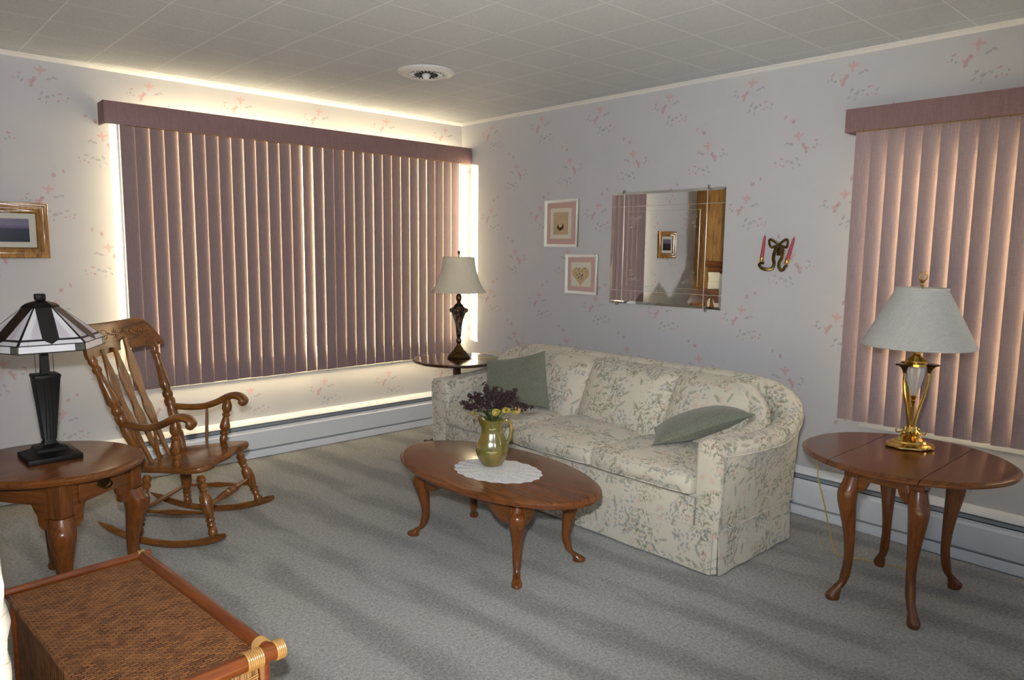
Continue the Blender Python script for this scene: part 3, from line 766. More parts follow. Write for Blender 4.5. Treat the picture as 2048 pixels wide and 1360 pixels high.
# dried flowers in the pitcher
fl = thing('dried_flowers', 'bunch of dark burgundy berries and yellow lilies in the pitcher', 'flowers', (-1.602, -2.222, .4033), math.radians(-43))
berry = plain('burgundy_berries', (0.022, 0.004, 0.007), .5, var=.6, scale=80)
stem = plain('dry_stem', (0.10, 0.09, 0.03), .8); lily = plain('yellow_lily', (0.36, 0.28, 0.05), .6, var=.25, scale=50); leafm = plain('dark_green_leaf', (0.03, 0.06, 0.015), .5)
def ico(mb, c, r):
    t_ = (1+5**.5)/2; vs = [(-1, t_, 0), (1, t_, 0), (-1, -t_, 0), (1, -t_, 0), (0, -1, t_), (0, 1, t_), (0, -1, -t_), (0, 1, -t_), (t_, 0, -1), (t_, 0, 1), (-t_, 0, -1), (-t_, 0, 1)]
    k = r/(1+t_*t_)**.5
    mb.add([(c[0]+x*k, c[1]+y*k, c[2]+z*k) for x, y, z in vs], [(0, 11, 5), (0, 5, 1), (0, 1, 7), (0, 7, 10), (0, 10, 11), (1, 5, 9), (5, 11, 4), (11, 10, 2), (10, 7, 6), (7, 1, 8), (3, 9, 4), (3, 4, 2), (3, 2, 6), (3, 6, 8), (3, 8, 9), (4, 9, 5), (2, 4, 11), (6, 2, 10), (8, 6, 7), (9, 8, 1)])
random.seed(11)
targets = [(-.150, .0, .300), (-.115, .03, .330), (-.075, -.02, .352), (-.04, .03, .385), (-.020, -.02, .360), (.015, .01, .378), (.045, -.03, .370), (.075, .02, .352), (.115, .0, .372), (.105, .04, .330), (.150, -.01, .300), (.185, .0, .285),
           (-.06, -.07, .32), (.03, -.07, .33), (.09, -.06, .31), (-.10, -.05, .30), (0, .07, .35), (-.09, .07, .32), (.08, .08, .33), (-.02, -.04, .32), (.06, .0, .31), (-.13, .02, .275)]
sb = MB(); bb = MB()
for tx, ty, tz in targets:
    base = Vector((random.uniform(-.015, .015), random.uniform(-.015, .015), .212)); tip = Vector((tx, ty, tz))
    mid = base.lerp(tip, .5)+Vector((0, 0, .02))
    sb.tube(catmull([base, mid, tip], 5), .0012, 5)
    ax_ = (tip-mid).normalized()
    for k in range(46):
        s_ = random.random(); rr = .026*(1-.55*s_)*random.random()**.4
        dv = Vector((random.gauss(0, 1), random.gauss(0, 1), random.gauss(0, 1))).normalized()
        c_ = tip-ax_*(.055*(1-s_))+dv*rr
        ico(bb, c_, random.uniform(.0040, .0056))
o = bb.build('berry_clusters', berry, fl, smooth=180); o['kind'] = 'stuff'
sb.build('stems', stem, fl)
for a_, r_, h_, sz in ((-2.75, .085, .258, .020), (.1, .095, .262, .022), (-1.2, .035, .262, .022), (-.45, .060, .272, .018)):
    c_ = Vector((r_*math.cos(a_)*1.0, r_*math.sin(a_)*.9-.02, h_)); dirv = Vector((c_.x, c_.y-.03, .03)).normalized()
    rs = []
    q = dirv.to_track_quat('Z', 'Y')
    for u, rr in ((-1.2, .003), (-.6, .004), (0, .007), (.5, .013), (.9, .020), (1.0, .023)):
        rs.append([tuple(c_+q @ Vector((rr*(sz/.028)*math.cos(2*PI*j/16)*(1+.12*math.cos(j*2*PI/16)), rr*(sz/.028)*math.sin(2*PI*j/16), u*sz+(.012 if u > .8 else 0)*math.cos(2*PI*j/16)))) for j in range(16)])
    MB().rings(rs+[[tuple(Vector(p)*1.0+(c_-Vector(p))*.25) for p in rs[-2]], [tuple(Vector(p)+(c_-Vector(p))*.4) for p in rs[-3]]]).build('lily', lily, fl)
    MB().tube([tuple(c_-dirv*sz*1.2), (0.01*math.cos(a_), .01*math.sin(a_), .215)], .0022, 6).build('lily_stem', leafm, fl)
mb = MB()
for k in range(10):
    a_ = random.uniform(0, 2*PI); p0 = Vector((.012*math.cos(a_), .012*math.sin(a_), .214)); p1_ = Vector((.075*math.cos(a_), .065*math.sin(a_), .262+random.uniform(-.01, .02)))
    P = catmull([p0, p0.lerp(p1_, .5)+Vector((0, 0, .018)), p1_], 5)
    mb.tube(P, [(.008*math.sin(PI*(i+.3)/(len(P)))+.0008, .0008) for i in range(len(P))], 6, updir=(0, 0, 1))
mb.build('leaves', leafm, fl)

# ---------------------------------------------------------------- drop leaf table (right)
dt = thing('drop_leaf_table', 'oval oak drop leaf table with curved legs under the brass lamp', 'side table', (-.655, -3.732, 0))
ta, tb = .378, .402
def leaf_piece(ya, yb, name):
    lv = [(-.030, -.022), (-.010, -.022), (-.002, -.018), (0, -.013), (0, -.010), (-.007, -.008), (-.010, -.006), (-.016, -.001), (-.022, 0)]
    rs = []
    for d, h in lv:
        a_, b_ = ta+d, tb+d; ring = []
        N = 40
        y_lo, y_hi = ya, yb
        y_lo = max(ya, -b_); y_hi = min(yb, b_)
        for i in range(N+1):
            y = y_lo+(y_hi-y_lo)*(.5-.5*math.cos(PI*i/N)); ring.append((a_*math.sqrt(max(0, 1-(y/b_)**2)), y, .605+h))
        for i in range(N+1):
            y = y_hi-(y_hi-y_lo)*(.5-.5*math.cos(PI*i/N)); ring.append((-a_*math.sqrt(max(0, 1-(y/b_)**2)), y, .605+h))
        rs.append(ring)
    return MB().rings(rs).build(name, M['tableX'], dt)
leaf_piece(-.1605, .1755, 'tabletop'); leaf_piece(.1785, .6, 'drop_leaf'); leaf_piece(-.6, -.1635, 'drop_leaf')
for sx_ in (-1, 1):
    for sy_ in (-1, 1):
        qa_leg((sx_*.205, sy_*.122), (sx_*.243, sy_*.152), .530, 1.0, .038, .0165, .030).build('leg', M['tableZ'], dt)
        MB().box(sx_*.205-.028, sx_*.205+.028, sy_*.122-.027, sy_*.122+.027, .530, .5825).build('corner_block', M['tableZ'], dt, bevel=.003)
for sy_ in (-1, 1): apron(.405-.055, .088, .5825, (0, sy_*.128), 0).build('apron', M['tableX'], dt, bevel=.002)
for sx_ in (-1, 1): apron(.244-.052, .112, .5825, (sx_*.213, 0), PI/2, .024, kind='ear').build('apron', M['tableY'], dt, bevel=.002)
for sx_ in (-1, 1): MB().box(sx_*.247-.012, sx_*.247+.012, -.158, .158, .552, .5825).build('leaf_support_rail', M['tableY'], dt, bevel=.003)

# ---------------------------------------------------------------- end table (left, oval with drawer)
et = thing('end_table', 'oval oak end table with a drawer, under the stained glass lamp', 'end table', (-3.270, -1.468, 0), math.radians(34.7))
oval_top(.302, .346, .580, .028).build('tabletop', M['tableX'], et)
EL, EW = .178, .205
for sx_ in (-1, 1):
    for sy_ in (-1, 1):
        qa_leg((sx_*EL, sy_*EW), (sx_*(EL+.045), sy_*(EW+.045)), .425, 1.05, .045, .017, .030).build('leg', M['tableZ'], et)
        MB().box(sx_*EL-.030, sx_*EL+.030, sy_*EW-.030, sy_*EW+.030, .425, .5515).build('corner_post', M['tableZ'], et, bevel=.003)
for sy_ in (-1, 1): apron(2*EL-.06, .175, .5515, (0, sy_*(EW+.012)), 0, .018).build('apron', M['tableX'], et, bevel=.002)
for sx_ in (-1, 1): apron(2*EW-.06, .150, .5515, (sx_*(EL+.012), 0), PI/2, .018).build('apron', M['tableY'], et, bevel=.002)
for sx_ in (-1, 1):
    for sy_ in (-1, 1):   # rounded knee brackets
        for ang, off in ((0, (sx_*-.052, .010*sy_)), (PI/2, (.010*sx_, sy_*-.052))):
            Mx = Matrix.Translation((sx_*EL+off[0], sy_*EW+off[1], .425)) @ Matrix.Rotation(ang, 4, 'Z') @ Matrix.Rotation(PI/2, 4, 'X')
            sg = (-sx_ if ang == 0 else -sy_)
            poly = [(-.03*sg, .0), (.026*sg, 0.0), (.022*sg, -.030), (.004*sg, -.045), (-.03*sg, -.052)]
            if sg < 0: poly = poly[::-1]
            MB().prism(poly, -.014, .014, Mx, bevel=.004).build('knee_bracket', M['tableX'], et)
dr = MB().box(-.118, .118, -EW-.030, -EW-.0215, .457, .540).build('drawer', M['tableX'], et, bevel=.004)
mb = MB(); mb.prism([(-.034, -.004), (-.020, -.016), (0, -.024), (.020, -.016), (.034, -.004), (.030, .012), (.014, .010), (0, .018), (-.014, .010), (-.030, .012)], .0, .0025,
                    Matrix.Translation((0, -EW-.0302, .505)) @ Matrix.Rotation(PI/2, 4, 'X'))
P = catmull([(-.026, -EW-.033, .508), (-.027, -EW-.046, .496), (-.014, -EW-.050, .487), (0, -EW-.050, .485), (.014, -EW-.050, .487), (.027, -EW-.046, .496), (.026, -EW-.033, .508)], 6)
mb.tube(P, .0032, 8); mb.build('drawer_pull', M['dkbrass'], dr)

# stained glass lamp
gl = thing('stained_glass_lamp', 'black mission style table lamp with hexagonal white stained glass shade', 'table lamp', (-3.268, -1.44, .580), math.radians(2))
LB = Matrix.Rotation(math.radians(8), 4, 'Z')
def sq_rings(lst, M4=None, c=(0, 0)):
    rs = []
    for h, s_ in lst: rs.append([tuple((M4 or Matrix.Identity(4)) @ Vector((c[0]+x*s_, c[1]+y*s_, h))) for x, y in ((-1, -1), (1, -1), (1, 1), (-1, 1))])
    return MB().rings(rs)
sq_rings([(.001, .094), (.020, .094), (.022, .086), (.034, .060), (.036, .056), (.048, .052), (.055, .032), (.060, .026)]).build('base', M['black'], gl, bevel=.002)
sq_rings([(.060, .025), (.068, .022), (.072, .020), (.322, .043), (.334, .046), (.340, .044), (.340, .016)]).build('tapered_column', M['black'], gl, bevel=.0015)
mb = MB()
for sx_ in (-1, 0, 1):
    for ang in range(4):
        R_ = Matrix.Rotation(ang*PI/2, 4, 'Z')
        mb.rings([[tuple(R_ @ Vector((sx_*.012+x, -y, z))) for x, y in ((-.0016, yo-.001), (.0016, yo-.001), (.0016, yo+.0022), (-.0016, yo+.0022))] for z, yo in ((.078, .0215), (.306, .0428))])
mb.build('column_fluting', M['black'], gl)
sq_rings([(.340, .015), (.460, .012)]).build('lamp_pole', M['black'], gl)
# shade
HR = .216; ha = math.radians(-93)   # a face normal toward this azimuth (in world), corrected by object rotation
milk = plain('milky_art_glass', (0.62, 0.62, 0.66), .12, var=.12, scale=9); pinkg = plain('lilac_art_glass', (.50, .46, .53), .12, var=.1, scale=9)
grn = plain('dark_green_art_glass', (.07, .075, .055), .1, var=.6, scale=30); lead = plain('lead_came', (.010, .010, .012), .4)
dkg = plain('black_art_glass', (.014, .012, .012), .15)
def hexpt(k, r, z): a_ = ha+PI/6+k*PI/3; return Vector((r*math.cos(a_), r*math.sin(a_), z))
zt, zb, zr = .600, .420, .395
levels = [(.048, .612), (.2, .49), (.217, .474), (.219, .446)]
def facept(k, u, v):
    """face k, u in -1..1 across, v 0..1 down slope, v>1 -> rim"""
    if v <= 1:
        r = levels[0][0]+(levels[2][0]-levels[0][0])*v; z = levels[0][1]+(levels[2][1]-levels[0][1])*v
    else:
        r = levels[2][0]+(v-1)*.002; z = levels[2][1]-(v-1)*.028
    a_ = hexpt(k-1, r, z); b_ = hexpt(k, r, z); return a_.lerp(b_, (u+1)/2)
gm = {0: MB(), 1: MB(), 2: MB(), 3: MB()}
def gpoly(mb, k, uv, th_=.002):
    ps = [facept(k, u, v) for u, v in uv]; nrm = (facept(k, 1, .5)-facept(k, -1, .5)).cross(facept(k, 0, 1)-facept(k, 0, 0)).normalized()
    if nrm.dot(facept(k, 0, .5)-Vector((0, 0, .4))) < 0: nrm = -nrm
    mb.rings([[tuple(p) for p in ps], [tuple(p+nrm*th_) for p in ps]])
came = MB()
def cline(k, a_, b_, r_=.0022):
    came.tube([facept(k, *a_), facept(k, *b_)], r_, 6)
pin = MB(); blk = MB()
for k in range(6):
    gpoly(gm[0], k, [(-.97, .02), (.97, .02), (.97, .86), (-.97, .86)])
    gpoly(gm[0], k, [(-.97, .88), (.97, .88), (.97, 1), (-.97, 1)])
    gpoly(gm[0], k, [(-.97, 1.0), (.68, 1.0), (.68, 2), (-.97, 2)])
    gpoly(gm[2], k, [(.70, 1.0), (.97, 1.0), (.97, 2), (.70, 2)])
    gpoly(gm[1], k, [(.42, .20), (.47, .20), (.66, .84), (.36, .84)], .0026)
    gpoly(gm[1], k, [(-.42, .20), (-.47, .20), (-.66, .84), (-.36, .84)][::-1], .0026)
    # black centre blade with pointed tip
    gpoly(blk, k, [(-.70, .03), (.70, .03), (.16, .60), (.145, .84), (.10, .90), (0, .995), (-.10, .90), (-.145, .84), (-.16, .60)][::-1], .004) if False else None
    n_ = 10; L_ = []; R_ = []
    for i in range(n_+1):
        v = .02+.86*i/n_; r = levels[0][0]+(levels[2][0]-levels[0][0])*v; uw = min(.98, .028/(r/2+.001)*1.0)
        L_.append((-uw, v)); R_.append((uw, v))
    gpoly(blk, k, L_+[(0, .995)]+R_[::-1], .0045)
    gpoly(gm[3], k, [(-.97, .86), (.97, .86), (.97, .905), (-.97, .905)], .003)
    for s_ in (-1, 1):
        cline(k, (s_*.97, .05), (s_*.97, 1.0), .003); cline(k, (s_*.42, .16), (s_*.36, .86)); cline(k, (s_*.46, .16), (s_*.70, .86))
        cline(k, (s_*.64, .30), (s_*.30, .80), .0016) if False else None
        for v in (.42, .54, .66): 
            r = levels[0][0]+(levels[2][0]-levels[0][0])*v; cline(k, (s_*.028/(r/2), v), (s_*.046/(r/2), v), .0014)
        cline(k, (s_*.046/((levels[0][0]+(levels[2][0]-levels[0][0])*.32)/2), .32), (s_*.046/((levels[0][0]+(levels[2][0]-levels[0][0])*.76)/2), .76), .0016)
        cline(k, (s_*.046/((levels[0][0]+(levels[2][0]-levels[0][0])*.76)/2), .76), (s_*.028/((levels[0][0]+(levels[2][0]-levels[0][0])*.82)/2), .82), .0016)
        cline(k, (s_*.70, .905), (s_*.72, 1.0))
    cline(k, (-1, 1.0), (1, 1.0), .0025); cline(k, (-1, 2), (1, 2), .0025); cline(k, (.69, 1), (.69, 2)); cline(k, (-1, .88), (1, .88))
sh_ = gm[0].build('glass_shade', milk, gl, smooth=10)
gm[1].build('lilac_panes', pinkg, sh_, smooth=10); gm[2].build('green_panes', grn, sh_, smooth=10); gm[3].build('amber_band', dkg, sh_, smooth=10)
blk.build('dark_blades', dkg, sh_, smooth=10); came.build('lead_lines', lead, sh_)
MB().rings([[tuple(hexpt(k, r_, z_)) for k in range(6)] for r_, z_ in ((.062, .600), (.066, .606), (.050, .618), (.026, .626), (.016, .628))]).build('shade_cap', M['black'], gl, smooth=20)
sq_rings([(.628, .014), (.632, .017), (.652, .017), (.655, .015)]).build('finial', M['black'], gl, bevel=.002)
for x in (-.040, .040):
    mb = MB()
    for k in range(26): ico(mb, (x*.9*math.cos(-.8)+0, x*math.sin(-.8)*.9, .405-.0055*k), .0020)
    mb.tube([(x*.9*math.cos(-.8), x*math.sin(-.8)*.9, .46), (x*.9*math.cos(-.8), x*math.sin(-.8)*.9, .265)], .0007, 4)
    mb.build('pull_chain', M['dkbrass'], gl)

# ---------------------------------------------------------------- rattan trunk (bottom left)
TH = math.atan2(.057, .803)   # long side tilt from y
tk = thing('rattan_trunk', 'woven rattan trunk with bamboo rails in the bottom left corner', 'trunk', (-3.150, -2.732, 0), TH)
# local: +x right, +y far.  right edge x=0 from y=-.4025..+.4025, left edge x=-.37
t = NT('woven_rattan_top'); co = t.co(); bk = t.n('ShaderNodeTexBrick'); mp = t.mapping(co, (1, 1, 1)); t.L(mp, bk.inputs[0])
bk.inputs['Scale'].default_value = 1.0; bk.inputs['Brick Width'].default_value = .020; bk.inputs['Row Height'].default_value = .0095; bk.inputs['Mortar Size'].default_value = .0018; bk.inputs['Mortar Smooth'].default_value = .6
bk.offset = .5; n_ = t.noise(co, 26, 3, .6); n3 = t.noise(t.mapping(co, (40, 160, 1)), 3, 2)
bk.inputs['Color1'].default_value = (.33, .125, .038, 1); bk.inputs['Color2'].default_value = (.12, .042, .017, 1); bk.inputs['Mortar'].default_value = (.03, .012, .007, 1)
t.set(col=t.mix(t.rng(n_, .35, .68), bk.outputs[0], t.mix(.5, bk.outputs[0], (.33, .15, .055))), rough=.5, spec=.3)
inv = t.math('SUBTRACT', 1.0, bk.outputs['Fac']); t.bump(t.math('ADD', inv, t.math('MULTIPLY', n3, .4)), .9, .004); M['weave'] = t.m
t = NT('woven_rattan_side'); co = t.co(); wv = t.noise(t.mapping(co, (150, 150, 6)), 3, 2, .5)
t.set(col=t.ramp(wv, (.35, (.10, .04, .015)), (.65, (.42, .24, .10))), rough=.5); t.bump(wv, .8, .004); M['weaveside'] = t.m
M['bamboo'] = wood('reddish_bamboo', (0.20, 0.050, 0.010), (0.085, 0.018, 0.004), 'Y', rough=.30, coat=.15)
M['bamboox'] = wood('reddish_bamboo_x', (0.22, 0.058, 0.010), (0.09, 0.020, 0.004), 'X', rough=.28, coat=.2)
M['binding'] = plain('tan_rattan_binding', (0.40, 0.22, 0.07), .3, var=.25, scale=60)
hy, wx, zt_ = .4025, .385, .45
MB().box(-wx+.012, -.020, -hy+.015, hy-.015, .418, .436).build('woven_top', M['weave'], tk)
MB().tube([(-.012, -hy+.004, .437), (-.012, hy+.012, .437)], .0185, 16).build('top_rail', M['bamboo'], tk)
MB().tube([(-wx-.01, hy, .441), (.012, hy, .441)], .0125, 12).build('top_rail', M['bamboox'], tk)
MB().tube([(-wx-.03, -hy+.006, .430), (.026, -hy+.006, .430)], .021, 16).build('top_rail', M['bamboox'], tk)
MB().tube([(-wx+.008, -hy, .430), (-wx+.008, hy, .430)], .008, 10).build('edge_cane', M['weave'], tk)
def coil(mb, p0, p1, R_, r_, n_):
    p0 = Vector(p0); p1 = Vector(p1)
    for i in range(n_):
        c_ = p0.lerp(p1, (i+.5)/n_); ax_ = (p1-p0).normalized(); q = ax_.to_track_quat('Z', 'Y')
        ring = [[tuple(c_+q @ Vector(((R_+r_*math.cos(b))*math.cos(a_), (R_+r_*math.cos(b))*math.sin(a_), r_*math.sin(b)))) for b in [2*PI*k/8 for k in range(8)]] for a_ in [2*PI*k/24 for k in range(24)]]
        mb.rings(ring, loop=True)
for (xx, yy) in ((0, -1), (0, 1), (-1, -1), (-1, 1)):
    mb = MB(); X = -.012 if xx == 0 else -wx+.004; Yy = yy*hy+(.006 if yy < 0 else 0)
    rr = .021 if yy < 0 else .0125
    if xx == 0:
        coil(mb, (X-.014 if yy > 0 else X-.060, Yy, .441 if yy > 0 else .430), (X+.006 if yy > 0 else X-.018, Yy, .441 if yy > 0 else .430), rr+.001, .0028, 4 if yy > 0 else 8)
        if yy < 0:
            coil(mb, (X+.016, Yy, .430), (X+.040, Yy, .430), rr+.001, .0030, 5)
            coil(mb, (X, -hy+.022, .437), (X, -hy+.05, .437), .0195, .0028, 5)
        mb.build('corner_binding', M['binding'], tk)
for (X, Yy) in ((-.022, -hy+.012), (-.022, hy-.022), (-wx+.022, -hy+.012), (-wx+.022, hy-.022)):
    MB().tube([(X, Yy, 0.001), (X, Yy, .424)], .016, 14).build('corner_post', M['bamboox'], tk)
for args, nm in (((-wx+.04, -.04, -hy+.004, -hy+.016, .05, .412), 'woven_panel'), ((-wx+.04, -.04, hy-.030, hy-.018, .05, .412), 'woven_panel'),
                 ((-.026, -.014, -hy+.03, hy-.04, .05, .412), 'woven_panel'), ((-wx+.014, -wx+.026, -hy+.03, hy-.04, .05, .412), 'dark_woven_panel')):
    MB().box(*args).build('woven_panel', M['weave'] if nm[0] == 'd' else M['weaveside'], tk)
for yy in (-hy+.010, hy-.024): MB().tube([(-wx+.03, yy, .045), (-.03, yy, .045)], .013, 12).build('bottom_rail', M['bamboox'], tk)
for X in (-.020, -wx+.020): MB().tube([(X, -hy+.02, .045), (X, hy-.03, .045)], .013, 12).build('bottom_rail', M['bamboo'], tk)
mb = MB()
for zz in (.355, .36, .365): mb.tube([(-.085, -hy+.0025, zz), (-.040, -hy+.0025, zz+.006)], .0022, 6)
for zz in (.380, .386): mb.tube([(-.070, -hy+.0025, zz), (-.040, -hy+.0025, zz+.004)], .0022, 6)
mb.build('side_binding', M['binding'], tk)

# ---------------------------------------------------------------- rocking chair
rc = thing('rocking_chair', 'carved oak rocking chair with turned legs between end table and window', 'rocking chair', (-2.605, -1.06, 0), math.radians(-48.5))
# local +x forward, +y the chair's left
def Rx(x, y, z): return (x, y, z)
for s_ in (-1, 1):
    P = []; R = .78
    for i in range(25):
        a_ = (-.345+i/24*.665); yy = s_*(.215+.055*(a_+.345)/.665)
        P.append((a_-.01, yy, .0175+R-math.sqrt(R*R-a_*a_)))
    rad = [(.014, .0175)]*25; rad[0] = (.004, .004); rad[1] = (.010, .010); rad[24] = (.010, .011)
    MB().tube(P, rad, 10, updir=(0, 0, 1)).build('rocker', M['oakX'], rc)
TK = 1.2
LEG = [(0, .011), (.03, .014), (.06, .019), (.09, .0185), (.12, .013), (.15, .0195), (.19, .0185), (.22, .014), (.25, .017), (.27, .0125), (.30, .017), (.36, .0235), (.48, .0235), (.58, .020), (.66, .0165),
       (.68, .012), (.70, .018), (.73, .018), (.75, .012), (.78, .0165), (.81, .0165), (.83, .0105), (.86, .015), (.91, .0185), (.95, .016), (1.0, .012)]
LEG = [(a_, b_*TK) for a_, b_ in LEG]
for s_ in (-1, 1):
    MB().turned((.160, s_*.195, .345), (.245, s_*.245, .062), LEG).build('front_leg', M['oakZ'], rc)
    MB().turned((-.125, s_*.165, .325), (-.150, s_*.222, .034), LEG).build('rear_leg', M['oakZ'], rc)
ST = [(0, .008), (.12, .010), (.25, .013), (.36, .0205), (.42, .0215), (.45, .014), (.47, .020), (.50, .0205), (.53, .020), (.55, .014), (.58, .0215), (.64, .0205), (.75, .013), (.88, .010), (1, .008)]
MB().turned((.205, -.205, .205), (.205, .205, .205), ST).build('front_stretcher', M['oakY'], rc)
MB().turned((-.138, -.19, .16), (-.138, .19, .16), [(0, .007), (.5, .012), (1, .007)]).build('rear_stretcher', M['oakY'], rc)
for s_ in (-1, 1): MB().turned((.200, s_*.218, .17), (-.138, s_*.200, .155), [(0, .007), (.3, .009), (.5, .015), (.7, .009), (1, .007)]).build('side_stretcher', M['oakX'], rc)
# seat: shield-shaped, rolled front
outline = catmull([(-.165, -.185, 0), (-.02, -.215, 0), (.11, -.252, 0), (.185, -.245, 0), (.215, -.185, 0), (.200, -.09, 0), (.212, 0, 0), (.200, .09, 0), (.215, .185, 0), (.185, .245, 0), (.11, .252, 0), (-.02, .215, 0), (-.165, .185, 0)], 5)
outline = [(p.x, p.y) for p in outline]
def seat_z(x, y): return .372+.05*(x+.16)/.37*0.6
rs = []
for sc_, dzz in ((.90, -.036), (.975, -.030), (1.0, -.020), (1.0, -.010), (.985, -.002), (.95, 0), (.7, -.006), (.35, -.010)):
    rs.append([(.02+(x-.02)*sc_, y*sc_, seat_z(x, y)+dzz+(.006*max(0, (x-.13)/.08) if dzz > -.012 else 0)*0) for x, y in outline])
MB().rings(rs).build('seat', M['oakX'], rc, smooth=50)
# back posts, slats, crest
def back_x(z): return -.135-(z-.37)*.345
PST = [(0, .012), (.05, .016), (.12, .019), (.16, .0195), (.18, .0135), (.20, .0165), (.30, .021), (.355, .021), (.40, .018), (.42, .022), (.46, .023), (.48, .017), (.50, .0215), (.53, .0215), (.55, .015), (.59, .023),
       (.64, .021), (.75, .0165), (.84, .012), (.86, .0175), (.885, .0175), (.90, .012), (.94, .0185), (.97, .016), (1.0, .012)]
PST = [(a_, b_*TK) for a_, b_ in PST]
for s_ in (-1, 1):
    MB().turned((back_x(.36), s_*.170, .362), (back_x(.915), s_*.250, .918), PST).build('back_post', M['oakZ'], rc)
PST_ = 1
def flat_slat(y0_, y1_, wid, name='back_slat', z1_=.93):
    N = 34; rs = []
    for i in range(N+1):
        t_ = i/N; z_ = .358+(z1_-.358)*t_; c_ = Vector((back_x(z_)-.016*math.sin(PI*t_), y0_+(y1_-y0_)*t_, z_))
        k = [(0, .40), (.10, .42), (.25, .55), (.42, 1.0), (.50, .62), (.56, .60), (.68, .95), (.74, 1.02), (.82, .75), (.92, .42), (1, .32)]
        for a_, b_ in zip(k, k[1:]):
            if a_[0] <= t_ <= b_[0]:
                u = (t_-a_[0])/(b_[0]-a_[0]); u = u*u*(3-2*u); ww = wid*(a_[1]+(b_[1]-a_[1])*u); break
        th_ = .0062
        rs.append([(c_.x+th_*dx, c_.y+ww*dy, c_.z) for dx, dy in ((-1, -.9), (-.4, -1), (.4, -1), (1, -.9), (1, .9), (.4, 1), (-.4, 1), (-1, .9))])
    return MB().rings(rs).build(name, M['oakZ'], rc)
flat_slat(-.105, -.155, .031); flat_slat(-.030, -.062, .034); flat_slat(.045, .038, .036, z1_=.965)
# crest rail (curved board, arched ends, hand notch, carved flourishes)
def crest_pt(u, z, off):   # u = y
    return Vector((back_x(z)+.030*(u/.25)**2*1.0-.022+off, u, z))
N = 56; rs = []
for i in range(N+1):
    y = -.300+.600*i/N; au = abs(y)/.300
    ztop_ = 1.052-.004*math.cos(au*3)-.125*max(0, (au-.62)/.38)**2.2
    zbot = .902+.006*(1-au)
    nd = abs(y-.042)
    if nd < .040: zbot += .050*math.sqrt(max(0, 1-(nd/.040)**2))
    ring = []
    for z_, off in ((zbot, -.009), (zbot+.004, -.011), (ztop_-.006, -.011), (ztop_, -.006), (ztop_, .004), (ztop_-.006, .009), (zbot+.004, .009), (zbot, .007)):
        ring.append(tuple(crest_pt(y, z_, off)))
    rs.append(ring)
cr = MB().rings(rs).build('crest_rail', M['oakY'], rc, smooth=30)
mb = MB(); carve = plain('dark_carving', (0.045, 0.016, 0.005), .5)
def cv(pts, r_=.0016):
    P = catmull([crest_pt(u, z_, .0092) for u, z_ in pts], 6); mb.tube(P, r_, 5)
for s_ in (-1, 1):
    cv([(s_*.03, .985), (s_*.06, 1.00), (s_*.09, .985), (s_*.12, 1.005), (s_*.15, .985), (s_*.185, .985)]); cv([(s_*.05, .99), (s_*.08, 1.015), (s_*.11, 1.01)]); cv([(s_*.10, .99), (s_*.13, .97), (s_*.16, .975), (s_*.14, .992)])
    cv([(s_*.16, .99), (s_*.18, 1.005), (s_*.20, .995), (s_*.19, .98), (s_*.17, .985)]); cv([(s_*.06, .995), (s_*.085, .972), (s_*.11, .985)])
for k in range(8):
    a_ = k*PI/4; cv([(.006*math.cos(a_), .99+.006*math.sin(a_)), (.018*math.cos(a_+.3), .99+.016*math.sin(a_+.3)), (.028*math.cos(a_), .99+.024*math.sin(a_))])
mb.build('carved_flourish', carve, cr)
# arms
AP = [(0, .011), (.05, .016), (.12, .021), (.22, .0215), (.30, .013), (.33, .018), (.36, .018), (.39, .012), (.48, .017), (.60, .0225), (.66, .021), (.71, .012), (.74, .018), (.78, .018), (.81, .013), (.88, .017), (.94, .017), (1.0, .012)]
AP = [(a_, b_*TK) for a_, b_ in AP]
for s_ in (-1, 1):
    P = catmull([(-.205, s_*.205, .585), (-.13, s_*.222, .577), (-.05, s_*.238, .580), (.02, s_*.250, .602), (.075, s_*.257, .630), (.115, s_*.260, .640), (.150, s_*.260, .632), (.168, s_*.260, .612), (.155, s_*.260, .598)], 6)
    n_ = len(P); rad = []
    for i in range(n_):
        t_ = i/(n_-1); rad.append((.019+.015*min(1, t_*1.5), .0160+.004*t_ if t_ < .9 else .020))
    MB().tube(P, rad, 12, updir=(0, 0, 1) if False else None).build('armrest', M['oakX'], rc)
    MB().turned((.082, s_*.252, .618), (.060, s_*.225, .386), AP).build('arm_post', M['oakZ'], rc)
    MB().turned((-.030, s_*.240, .572), (-.025, s_*.212, .375), [(0, .006), (.4, .0085), (.6, .0085), (1, .006)]).build('arm_spindle', M['oakZ'], rc)

# ---------------------------------------------------------------- pedestal table (corner) + bronze lamp
RT = (-.728, -.852)
pd = thing('pedestal_table', 'round dark cherry tilt top table in the corner behind the sofa arm', 'side table', (RT[0], RT[1], 0), math.radians(20))
MB().rings([[(r_*math.cos(2*PI*j/64), r_*math.sin(2*PI*j/64), z_) for j in range(64)] for r_, z_ in
            ((.20, .648), (.285, .650), (.300, .656), (.306, .664), (.303, .672), (.292, .675), (.286, .673), (.280, .6735), (.10, .6735))]).build('tabletop', M['cherry'], pd)
MB().lathe([(.055, .647), (.050, .640), (.030, .632), (.027, .600), (.029, .598), (.027, .590), (.029, .588), (.027, .580), (.029, .578), (.026, .56), (.032, .50), (.036, .42), (.030, .34), (.024, .30), (.033, .285), (.033, .27), (.026, .26), (.036, .22), (.040, .14), (.030, .10), (.012, .085)], 24).build('pedestal', M['cherry'], pd)
